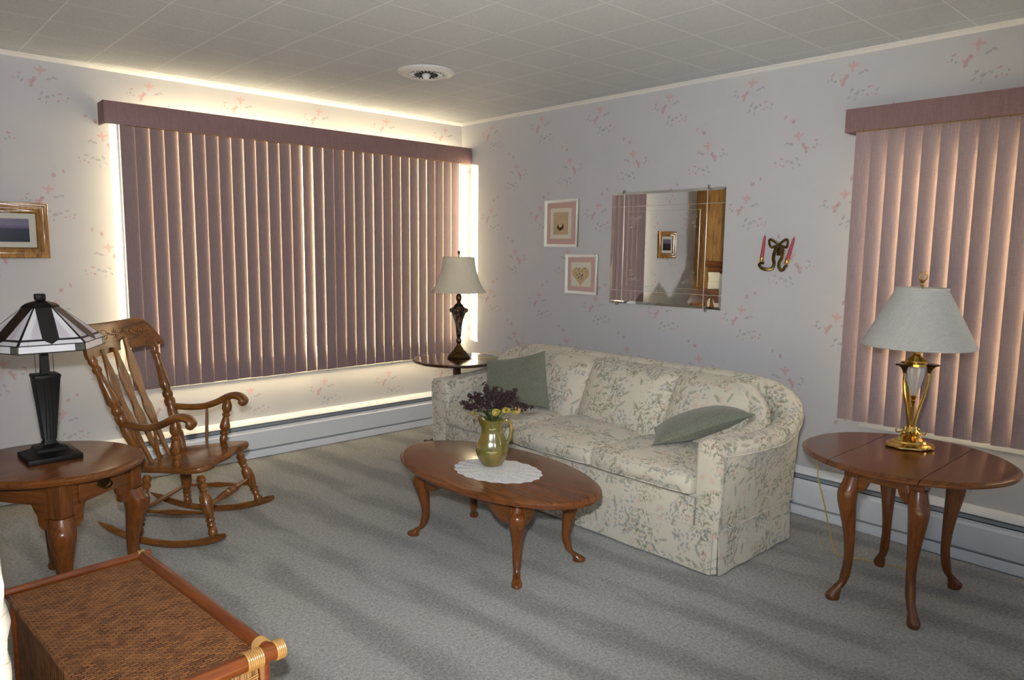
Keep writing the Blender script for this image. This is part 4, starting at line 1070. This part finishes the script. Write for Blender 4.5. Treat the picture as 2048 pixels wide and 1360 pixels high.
for k in range(3):
    a_ = math.radians(100-20+120*k)
    P = catmull([(.030*math.cos(a_), .030*math.sin(a_), .155), (.10*math.cos(a_), .10*math.sin(a_), .150), (.18*math.cos(a_), .18*math.sin(a_), .085), (.250*math.cos(a_), .250*math.sin(a_), .040), (.300*math.cos(a_), .300*math.sin(a_), .030)], 6)
    n_ = len(P); MB().tube(P, [(.014+.010*(i/n_)**4, .024-.009*i/n_+.006*(i/n_)**5) for i in range(n_)], 12).build('foot', M['cherry'], pd)
    # carved pad on the toe
l2 = thing('bronze_table_lamp', 'dark marbled bronze table lamp with cream bell shade on the corner table', 'table lamp', (-.700, -.838, .6745))
t = NT('marbled_bronze_ceramic'); co = t.co()
t.set(col=t.ramp(t.noise(co, 26, 4, .65, 1.0), (.42, (.012, .010, .008)), (.62, (.20, .13, .075)), (.53, (.05, .03, .02))), rough=.15, coat=.5); M['marb'] = t.m
MB().lathe([(.078, .001), (.080, .010), (.070, .018), (.066, .028), (.058, .032), (.050, .046), (.036, .056), (.030, .068), (.022, .080), (.014, .092), (.012, .100)], 8 if False else 24).build('base', M['dkbrass'], l2)
MB().lathe([(.010, .100), (.017, .108), (.020, .122), (.015, .136), (.010, .142)], 20).build('lower_knop', M['marb'], l2)
MB().lathe([(.012, .142), (.018, .155), (.019, .18), (.022, .22), (.031, .265), (.046, .305), (.056, .325), (.056, .338), (.048, .348), (.034, .358), (.028, .372), (.016, .380)], 28).build('vase_body', M['marb'], l2)
for k in range(4):
    a_ = k*PI/2+.75; MB().lathe([(.001, -.018), (.013, -.010), (.016, .002), (.012, .012), (.001, .016)], 12, (.050*math.cos(a_), .050*math.sin(a_), .332)).build('shoulder_scroll', M['dkbrass'], l2)
MB().lathe([(.016, .380), (.012, .392), (.018, .405), (.020, .425), (.014, .440), (.010, .452), (.010, .53), (.004, .535), (.004, .712)], 16).build('stem', M['dkbrass'], l2)
def shade(parent, prof, mat, thick=.002, seg=48, pleat=0, name='shade'):
    rs = []
    for r_, z_ in prof: rs.append([((r_*(1+pleat*math.cos(j*PI)))*math.cos(2*PI*j/seg), (r_*(1+pleat*math.cos(j*PI)))*math.sin(2*PI*j/seg), z_) for j in range(seg)])
    mb = MB(); mb.cur = 0; mb.rings(rs, cap0=False, cap1=False)
    rin = [[((r_-thick-pleat*r_)*math.cos(2*PI*j/seg), (r_-thick-pleat*r_)*math.sin(2*PI*j/seg), z_) for j in range(seg)] for r_, z_ in prof]
    mb.cur = 1; mb.rings(rin, cap0=False, cap1=False)
    mb.cur = 0
    for o_, i_ in ((rs[0], rin[0]), (rs[-1], rin[-1])): mb.rings([o_, i_], cap0=False, cap1=False)
    return mb.build(name, [mat, M['shade_int']], parent, smooth=60)
bell = [(.186, .458), (.185, .463), (.172, .480), (.152, .515), (.136, .555), (.122, .600), (.113, .650), (.108, .690), (.108, .696)]
sh2 = shade(l2, bell, M['shadec'], .0022, 56)
for (r_, z_) in ((.1865, .460), (.1085, .694)):
    MB().rings([[((r_+.0022*math.cos(b))*math.cos(a_), (r_+.0022*math.cos(b))*math.sin(a_), z_+.004*math.sin(b)) for b in [2*PI*k/8 for k in range(8)]] for a_ in [2*PI*k/56 for k in range(56)]], loop=True).build('rim_trim', M['shadec'], sh2)
mb = MB()
for k in range(3): a_ = k*2*PI/3; mb.tube([(0, 0, .690), (.106*math.cos(a_), .106*math.sin(a_), .690)], .0012, 5)
mb.build('shade_spider', M['dkbrass'], l2)
MB().lathe([(.003, .712), (.007, .714), (.005, .720), (.010, .727), (.010, .735), (.002, .742)], 14).build('finial', M['dkbrass'], l2)
nl = tag(MB().box(-.013, .013, -.013, .013, 0, .03).build('night_light', M['trimw'], None, bevel=.003), 'tiny cream plug adapter beside the bronze lamp base', 'plug')
nl.location = (-.615, -.852, .6745)
P = catmull([(-.606, -.885, .684), (-.560, -.90, .690), (-.50, -.95, .712), (-.475, -.985, .705), (-.50, -1.00, .683), (-.56, -.975, .679), (-.60, -.93, .679)], 8)
tag(MB().tube(P, .0024, 6).build('lamp_cord', M['cord'], None), 'short looped cord on the round corner table', 'cord')

# ---------------------------------------------------------------- brass lamp (right) with pleated shade
l3 = thing('brass_table_lamp', 'tall brass and crystal table lamp with white pleated shade', 'table lamp', (-.510, -3.698, .605), math.radians(-43))
def scal(r_, z_, n_=72, amp=.0, lob=8, sx_=1.18, sy_=.98): return [((r_*(1+amp*math.cos(lob*2*PI*j/n_)))*sx_*math.cos(2*PI*j/n_), (r_*(1+amp*math.cos(lob*2*PI*j/n_)))*sy_*math.sin(2*PI*j/n_), z_) for j in range(n_)]
MB().rings([scal(.078, .001, amp=.05), scal(.084, .006, amp=.05), scal(.083, .012, amp=.05), scal(.075, .016, amp=.035), scal(.070, .020), scal(.060, .023), scal(.056, .030), scal(.046, .034), scal(.040, .042), scal(.030, .050, amp=.06, lob=16), scal(.022, .064, amp=.08, lob=16), scal(.012, .074)]).build('base', M['brass'], l3)
mb = MB()
for k in range(6):
    a_ = k*PI/3+.52; P = catmull([(.014*math.cos(a_), .014*math.sin(a_), .090), (.030*math.cos(a_), .030*math.sin(a_), .066), (.050*math.cos(a_), .050*math.sin(a_), .058), (.058*math.cos(a_), .058*math.sin(a_), .068), (.050*math.cos(a_), .050*math.sin(a_), .072)], 5)
    mb.tube(P, [(.012*(1-i/len(P))+.003, .003) for i in range(len(P))], 8, updir=(0, 0, 1))
mb.build('leaf_scrolls', M['brass'], l3)
arms_az = (PI*1.0, 0.0, PI/2)
for az in (math.radians(-168), math.radians(-12), math.radians(90)):
    ca, sa = math.cos(az), math.sin(az)
    P = catmull([(.012*ca, .012*sa, .062), (.014*ca, .014*sa, .095), (.026*ca, .026*sa, .165), (.042*ca, .042*sa, .225), (.052*ca, .052*sa, .285), (.052*ca, .052*sa, .322)], 6)
    MB().tube(P, [.0078-.0015*i/len(P) for i in range(len(P))], 10).build('curved_arm', M['brass'], l3)
    rs = []
    for u, rr in ((0, .007), (.25, .009), (.5, .012), (.75, .019), (.92, .028), (1.0, .031), (.96, .026)):
        rs.append([(.053*ca+ca*(u**2)*.010+rr*(1+.10*math.cos(6*b)*u)*math.cos(b), .053*sa+sa*(u**2)*.010+rr*(1+.10*math.cos(6*b)*u)*math.sin(b), .322+.040*u-(.006 if u > .99 else 0)) for b in [2*PI*j/24 for j in range(24)]])
    MB().rings(rs).build('flower_cup', M['dkbrass'], l3)
MB().lathe([(.007, .074), (.007, .19), (.010, .196), (.012, .202), (.009, .207), (.012, .213), (.014, .220), (.010, .224)], 18).build('centre_column', M['brass'], l3)
t = NT('cut_crystal'); t.set(col=(.85, .88, .92), rough=.05, trans=.72, ior=1.45); M['crystal'] = t.m
MB().rings([[(r_*(1+.05*math.cos(12*b))*math.cos(b), r_*(1+.05*math.cos(12*b))*math.sin(b), z_) for b in [2*PI*j/72 for j in range(72)]] for r_, z_ in
            ((.008, .2245), (.012, .232), (.018, .252), (.026, .280), (.032, .310), (.036, .338), (.036, .348))]).build('crystal_body', M['crystal'], l3, smooth=20)
MB().lathe([(.038, .3485), (.044, .352), (.045, .362), (.040, .368), (.044, .372), (.044, .376), (.030, .384), (.018, .394), (.013, .402), (.020, .408), (.020, .412), (.012, .416), (.016, .424), (.018, .430), (.010, .434), (.010, .46), (.003, .462), (.003, .712)], 28).build('crown', M['brass'], l3)
MB().lathe([(.012, .4345), (.013, .435), (.013, .462), (.0105, .463)], 16).build('candle_sleeve', M['trimw'], l3)
cone = [(.214, .437), (.2135, .443)]+[(.213-(.213-.099)*k/8, .446+(.672-.446)*k/8) for k in range(9)]+[(.099, .676), (.0985, .681)]
sh3 = shade(l3, cone, M['shadep'], .003, 128, .013)
for (r_, z_) in ((.2145, .4405), (.0995, .679)):
    MB().rings([[((r_+.003*math.cos(b))*math.cos(a_), (r_+.003*math.cos(b))*math.sin(a_), z_+.0045*math.sin(b)) for b in [2*PI*k/8 for k in range(8)]] for a_ in [2*PI*k/64 for k in range(64)]], loop=True).build('rim_trim', M['shadep'], sh3)
mb = MB()
for k in range(3): a_ = k*2*PI/3+.3; mb.tube([(0, 0, .674), (.0965*math.cos(a_), .0965*math.sin(a_), .674)], .0015, 5)
mb.build('shade_spider', M['brass'], l3)
mb = MB(); mb.lathe([(.006, .690), (.008, .694), (.005, .702), (.010, .708), (.004, .714)], 14)
for s_ in (-1, 1):
    P = catmull([(0, 0, .712), (s_*.012, 0, .716), (s_*.018, 0, .728), (s_*.013, 0, .742), (s_*.006, 0, .748), (s_*.008, 0, .740)], 5)
    mb.tube(P, [.004-.0022*i/len(P) for i in range(len(P))], 8)
mb.build('finial', M['brass'], l3)
# its gold cord
cp_ = [(-.62, -3.37, .580), (-.63, -3.38, .50), (-.60, -3.36, .36), (-.54, -3.35, .22), (-.50, -3.37, .10), (-.49, -3.40, .012), (-.47, -3.43, .004), (-.47, -3.47, .004), (-.445, -3.50, .004), (-.44, -3.54, .004), (-.40, -3.60, .004), (-.45, -3.68, .004)]
P = catmull([(-.585, -3.395, .585), (-.600, -3.355, .53), (-.600, -3.350, .42), (-.56, -3.375, .26), (-.52, -3.390, .13), (-.49, -3.41, .03), (-.45, -3.455, .006), (-.42, -3.50, .006), (-.41, -3.545, .006), (-.395, -3.60, .006), (-.44, -3.70, .03), (-.47, -3.74, .012)], 8)
tag(MB().tube(P, .003, 6).build('lamp_cord', M['cord'], None), 'thin gold cord trailing below the drop leaf table', 'cord')

# ---------------------------------------------------------------- sofa
SC = (-.73, -2.117)
sf = thing('sofa', 'three seat cream floral sofa with curved back and skirt', 'sofa', (SC[0], SC[1], 0)); sf.scale = (1, 1.025, 1)
FX = -.372   # front plane local x (world -1.10)
# rail centre line, right half (local), mirrored for the left
half = [(-.365, -.955), (-.24, -.985), (-.10, -1.010), (.06, -1.024), (.18, -1.020), (.262, -.985), (.302, -.890), (.315, -.79), (.318, -.55), (.320, -.25), (.320, 0)]
hz = [.615, .610, .610, .620, .665, .738, .780, .795, .802, .802, .802]
pts = [(x, y, z) for (x, y), z in zip(half, hz)]
full = pts + [(x, -y, z) for x, y, z in reversed(pts[:-1])]
PATH = catmull(full, 6)
NP = len(PATH)
def base_pt(p):  # matching point of the rectangular-ish base outline (bottom at z=.2)
    x, y = p.x, p.y
    bx_ = min(x, .315); s_ = -1 if y < 0 else 1
    ay = abs(y); by = min(ay, 1.0)
    if x < .30: by = 1.0+.0*(ay-1.0)
    if ay > .85: by = min(1.0, .85+(ay-.85)*1.0) if x > .28 else 1.0
    if x > .24: bx_ = .315
    elif x > .10: bx_ = x+(x-.10)*.6
    else: bx_ = x
    return Vector((min(bx_, .315), s_*by if x < .30 else (s_*min(1.0, ay*1.06)), 0))
rs = []
for i, p in enumerate(PATH):
    t_ = (PATH[min(i+1, NP-1)]-PATH[max(i-1, 0)]); t_.z = 0; t_.normalize(); n_ = Vector((t_.y, -t_.x, 0))  # outward?
    c_ = Vector((0.0, 0, 0))
    if n_.dot(Vector((p.x+.1, p.y, 0))) < 0: n_ = -n_
    b = base_pt(p); zt2 = p.z; w_ = .062
    ring = []
    q0 = Vector((b.x, b.y, 0)); pt2 = Vector((p.x, p.y, 0))
    out_top = pt2+n_*w_
    def lerp(k): return q0.lerp(out_top, k)
    for k, h in ((0, .20), (.12, .27), (.30, .38), (.55, .50*zt2/.6 if False else .20+(zt2-.20)*.66), (.80, .20+(zt2-.20)*.80)):
        v = lerp(k); ring.append((v.x, v.y, h))
    for a_ in (-10, 20, 50, 80, 110, 140, 170):
        r_ = math.radians(a_); v = pt2+n_*(w_*math.cos(r_)); ring.append((v.x, v.y, zt2-.045+.048*math.sin(r_)))
    for d_, h in ((-.066, zt2-.09), (-.066, .42), (-.060, .20)):
        v = pt2+n_*d_; ring.append((v.x, v.y, h))
    rs.append(ring)
MB().rings(rs).build('frame_back_and_arms', M['chintz'], sf, smooth=50, uv=True)
# welt cords along the outer roll
P = [Vector(r[5]) for r in rs]
MB().tube([p+Vector((0, 0, -.010)) for p in P], .0045, 6).build('welt_cord', M['chintz'], sf, uv=True)
# inner padded arms
for s_ in (-1, 1):
    A = catmull([(-.372, s_*.912, .570), (-.33, s_*.918, .596), (-.20, s_*.930, .598), (-.06, s_*.935, .600), (.06, s_*.928, .622), (.145, s_*.890, .680), (.205, s_*.82, .742), (.235, s_*.74, .770)], 6)
    n_ = len(A)
    rs2 = []
    for i, p in enumerate(A):
        t_ = A[min(i+1, n_-1)]-A[max(i-1, 0)]; t_.z = 0; t_.normalize(); nn_ = Vector((-t_.y, t_.x, 0))
        if nn_.dot(Vector((-p.x-.1, -p.y, 0))) < 0: nn_ = -nn_   # inward
        ring = []
        e = math.sin(min(1, (i+.6)/5)*PI/2)
        for dn, dz2 in ((-.060, -.30), (-.062, -.06), (-.055, -.015), (-.035, .008), (0, .014), (.025, .004), (.040, -.020), (.046, -.055), (.044, -.12), (.040, -.30)):
            zz = p.z+dz2*e; v = p+nn_*(dn*e); ring.append((v.x, v.y, max(.40, zz)))
        rs2.append(ring)
    MB().rings(rs2).build('arm_pad', M['chintz'], sf, smooth=50, uv=True)
# arm fronts
for s_ in (-1, 1):
    poly = [(.888, .205), (1.008, .205), (1.010, .30), (1.014, .45), (1.022, .54), (1.019, .580), (1.000, .606), (.965, .616), (.930, .608), (.905, .588), (.893, .55), (.889, .42)]
    if s_ > 0: poly = poly
    pl = [(s_*y, z_) for y, z_ in poly]
    if s_ < 0: pl = pl[::-1]
    lv = [(-.338, 0), (-.364, 0), (-.374, .008)]
    rs3 = []
    cyy = sum(p_[0] for p_ in pl)/len(pl); czz = sum(p_[1] for p_ in pl)/len(pl)
    for X, ins in lv: rs3.append([(X, y+(cyy-y)*ins*8, z_+(czz-z_)*ins*2) for y, z_ in pl])
    MB().rings(rs3).build('arm_front', M['chintz'], sf, smooth=30, uv=True, bevel=.004)
    MB().tube([(-.372, y, z_) for y, z_ in (pl+[pl[0]])[1:-1]], .0038, 6).build('welt_cord', M['chintz'], sf, uv=True)
# deck and front border
MB().box(-.352, .24, -.884, .884, .205, .350).build('seat_deck', M['chintz'], sf, uv=True)
MB().box(-.375, -.353, -.884, .884, .200, .333).build('front_border', M['chintz'], sf, uv=True, bevel=.008)
# cushions
def cushion(x0, x1, y0, y1, z0, z1, crown=.02, name='seat_cushion', nose=.0, M4=None, mat=None, edge=.02, welt=True, par=None):
    nx, ny_ = 14, 14; mb = MB()
    def P_(u, v, top):
        # superellipse pinch at the rim
        a_ = 1-abs(u)**8*.03; b_ = 1-abs(v)**8*.03
        x = (x0+x1)/2+(x1-x0)/2*u*(1-.05*abs(v)**7); y = (y0+y1)/2+(y1-y0)/2*v*(1-.035*abs(u)**7)
        e = (max(0, 1-abs(u)**7))**.5*(max(0, 1-abs(v)**7))**.5
        th_ = (z1-z0)/2; zc = (z0+z1)/2
        z = th_*(.62+.38*e)+crown*(1-u*u)*(1-v*v)
        return (x, y, zc+(z if top else -th_*(.86+.14*e)))
    us = [-math.cos(PI*i/nx) for i in range(nx+1)]; vs_ = [-math.cos(PI*i/ny_) for i in range(ny_+1)]
    T = [[P_(u, v, True) for v in vs_] for u in us]; B = [[P_(u, v, False) for v in vs_] for u in us]
    if M4 is not None:
        T = [[tuple(M4 @ Vector(p)) for p in r] for r in T]; B = [[tuple(M4 @ Vector(p)) for p in r] for r in B]
    for G in (T, B):
        vs = [p for r in G for p in r]; fs = [(i*(ny_+1)+j, (i+1)*(ny_+1)+j, (i+1)*(ny_+1)+j+1, i*(ny_+1)+j+1) for i in range(nx) for j in range(ny_)]
        mb.add(vs, fs)
    def rim(G): return G[0][:]+[G[i][-1] for i in range(1, nx+1)]+[G[-1][j] for j in range(ny_-1, -1, -1)]+[G[i][0] for i in range(nx-1, 0, -1)]
    rt_, rb_ = rim(T), rim(B)
    cT = Vector([sum(p[k] for p in rt_)/len(rt_) for k in range(3)])
    mid = []
    for a_, b_ in zip(rt_, rb_):
        m_ = (Vector(a_)+Vector(b_))/2; d_ = m_-(cT+Vector(rb_[0])-Vector(rb_[0])); d_ = (m_-cT); 
        if M4 is None: d_.z = 0
        mid.append(tuple(m_+d_.normalized()*edge*.45))
    k = len(rt_); mb.add(rt_+mid+rb_, [(i, (i+1) % k, k+(i+1) % k, k+i) for i in range(k)]+[(k+i, k+(i+1) % k, 2*k+(i+1) % k, 2*k+i) for i in range(k)])
    o = mb.build(name, mat or M['chintz'], par or sf, smooth=60, uv=True)
    if welt:
        w2 = MB()
        for R__ in (rt_, rb_): w2.tube([Vector(p) for p in R__]+[Vector(R__[0])], .0036, 6, caps=False)
        w2.build('welt_cord', mat or M['chintz'], o, uv=True)
    return o
SY = [-.889, -.312, .260, .884]   # local y boundaries of the seat cushions (world -3.025,-2.437,-1.85,-1.252)
for i in range(3):
    cushion(-.416, .19, SY[i]+.003, SY[i+1]-.003, .352, .452, .024)
# back cushions (tight, channelled)
BY = [-.93, -.403, .182, .93]
def back_cushion(y0, y1, endl, endr):
    nu, nv = 16, 16; mb = MB(); G = []
    for i in range(nu+1):
        v = -math.cos(PI*i/nu); row = []
        for j in range(nv+1):
            h = j/nv
            y = (y0+y1)/2+(y1-y0)/2*v
            z = .43+(.795-.43)*h
            x = .035+(.205-.035)*h**1.25
            e = (1-abs(v)**5)
            bul = .066*e*(math.sin(PI*min(1, h*.92+.08))**.6)-.012
            x -= bul
            if h > .82: k = (h-.82)/.18; x += .055*k*k; z -= .010*k*k
            if endr and v > 0:
                k = v**3*(.3+.7*h); y -= .10*k*h; z -= .055*k*h; x -= .030*v**4*(1-h)
            if endl and v < 0:
                k = (-v)**3*(.3+.7*h); y += .10*k*h; z -= .055*k*h; x -= .030*v**4*(1-h)
            row.append((x, y, z))
        G.append(row)
    back = [[(p[0]+.10 if j < nv else p[0]+.075, p[1], p[2]-(0.0 if j < nv else .012)) for j, p in enumerate(r)] for r in G]
    for g in (G, back):
        mb.add([p for r in g for p in r], [(i*(nv+1)+j, (i+1)*(nv+1)+j, (i+1)*(nv+1)+j+1, i*(nv+1)+j+1) for i in range(nu) for j in range(nv)])
    def rim(g): return g[0][:]+[g[i][-1] for i in range(1, nu+1)]+[g[-1][j] for j in range(nv-1, -1, -1)]+[g[i][0] for i in range(nu-1, 0, -1)]
    a_, b_ = rim(G), rim(back); k = len(a_)
    mb.add(a_+b_, [(i, (i+1) % k, k+(i+1) % k, k+i) for i in range(k)])
    return mb.build('back_cushion', M['chintz'], sf, smooth=60, uv=True)
for i in range(3): back_cushion(BY[i]+.002, BY[i+1]-.002, i == 0, i == 2)
# skirt panels with corner pleats
def skirt(name, p0, p1, out, n_=24, flare=.012):
    rs = []; p0 = Vector(p0); p1 = Vector(p1); o_ = Vector(out)
    for i in range(n_+1):
        p = p0.lerp(p1, i/n_); w_ = .003*math.sin(i*.9)
        a_ = p+o_*.004; b_ = p+o_*(flare+w_); 
        rs.append([(a_.x, a_.y, .2045), (b_.x, b_.y, .010), (b_.x-o_.x*.006, b_.y-o_.y*.006, .010), (a_.x-o_.x*.006, a_.y-o_.y*.006, .2045)])
    return MB().rings(rs).build(name, M['chintz'], sf, smooth=40, uv=True)
skirt('skirt_panel', (-.372, -.985, 0), (-.372, .985, 0), (-1, 0, 0), 40)
for s_ in (-1, 1):
    skirt('skirt_panel', (-.358, s_*1.002, 0), (.302, s_*.998, 0), (0, s_, 0))
    skirt('skirt_pleat', (-.366, s_*.975, 0), (-.352, s_*.996, 0), Vector((-1, s_, 0)).normalized(), 6, .006)
skirt('skirt_panel', (.318, -.985, 0), (.318, .985, 0), (1, 0, 0), 30, .008)
P = [(-.3755, -1.0, .206), (-.3755, 1.0, .206)]
MB().tube(P, .0042, 6).build('welt_cord', M['chintz'], sf, uv=True)
for s_ in (-1, 1): MB().tube([(-.375, s_*1.006, .205), (.325, s_*1.006, .205)], .0042, 6).build('welt_cord', M['chintz'], sf, uv=True)

# throw pillows
def pillow(name, label, BL, BR, TR, TL, T_, bend=0):
    BL, BR, TR, TL = map(Vector, (BL, BR, TR, TL)); C0 = (BL+BR+TR+TL)/4
    th = thing(name, label, 'pillow', C0)
    N = ((BR-BL)+(TR-TL)).cross((TL-BL)+(TR-BR)).normalized()
    nx = 20; mb = MB(); us = [-math.cos(PI*i/nx) for i in range(nx+1)]
    def base(u, v):
        pu = u*(1-.05*(1-v*v)*abs(u)**3); pv = v*(1-.05*(1-u*u)*abs(v)**3)
        a_, b_ = (pu+1)/2, (pv+1)/2
        return BL.lerp(BR, a_).lerp(TL.lerp(TR, a_), b_)-C0+N*bend*(pu*pu+pv*pv)
    def P_(u, v, s_):
        k = (max(0, 1-abs(u)**2.2))**.6*(max(0, 1-abs(v)**2.2))**.6
        return base(u, v)+N*(s_*T_/2*k+.004*noise.noise(Vector((u*2, v*2, s_)))*k)
    for s_ in (-1, 1):
        mb.add([P_(u, v, s_) for u in us for v in us], [(i*(nx+1)+j, (i+1)*(nx+1)+j, (i+1)*(nx+1)+j+1, i*(nx+1)+j+1) for i in range(nx) for j in range(nx)])
    mb.build('cushion_cover', M['sage'], th, smooth=120)
    rim = [(u, -1) for u in us]+[(1, v) for v in us[1:]]+[(u, 1) for u in us[::-1][1:]]+[(-1, v) for v in us[::-1][1:]]
    MB().tube([base(u, v) for u, v in rim], .0032, 6, caps=False).build('seam', M['sage'], th)
    return th
pillow('throw_pillow', 'sage green throw pillow standing upright at the left end of the sofa', (-.86, -1.30, .468), (-.735, -1.77, .474), (-.63, -1.62, .790), (-.75, -1.215, .692), .11, .012)
pillow('throw_pillow', 'sage green throw pillow lying tilted against the right sofa arm', (-.95, -2.68, .478), (-.66, -3.055, .655), (-.53, -2.86, .650), (-.69, -2.50, .490), .13)

sc.view_settings.exposure = 0.0
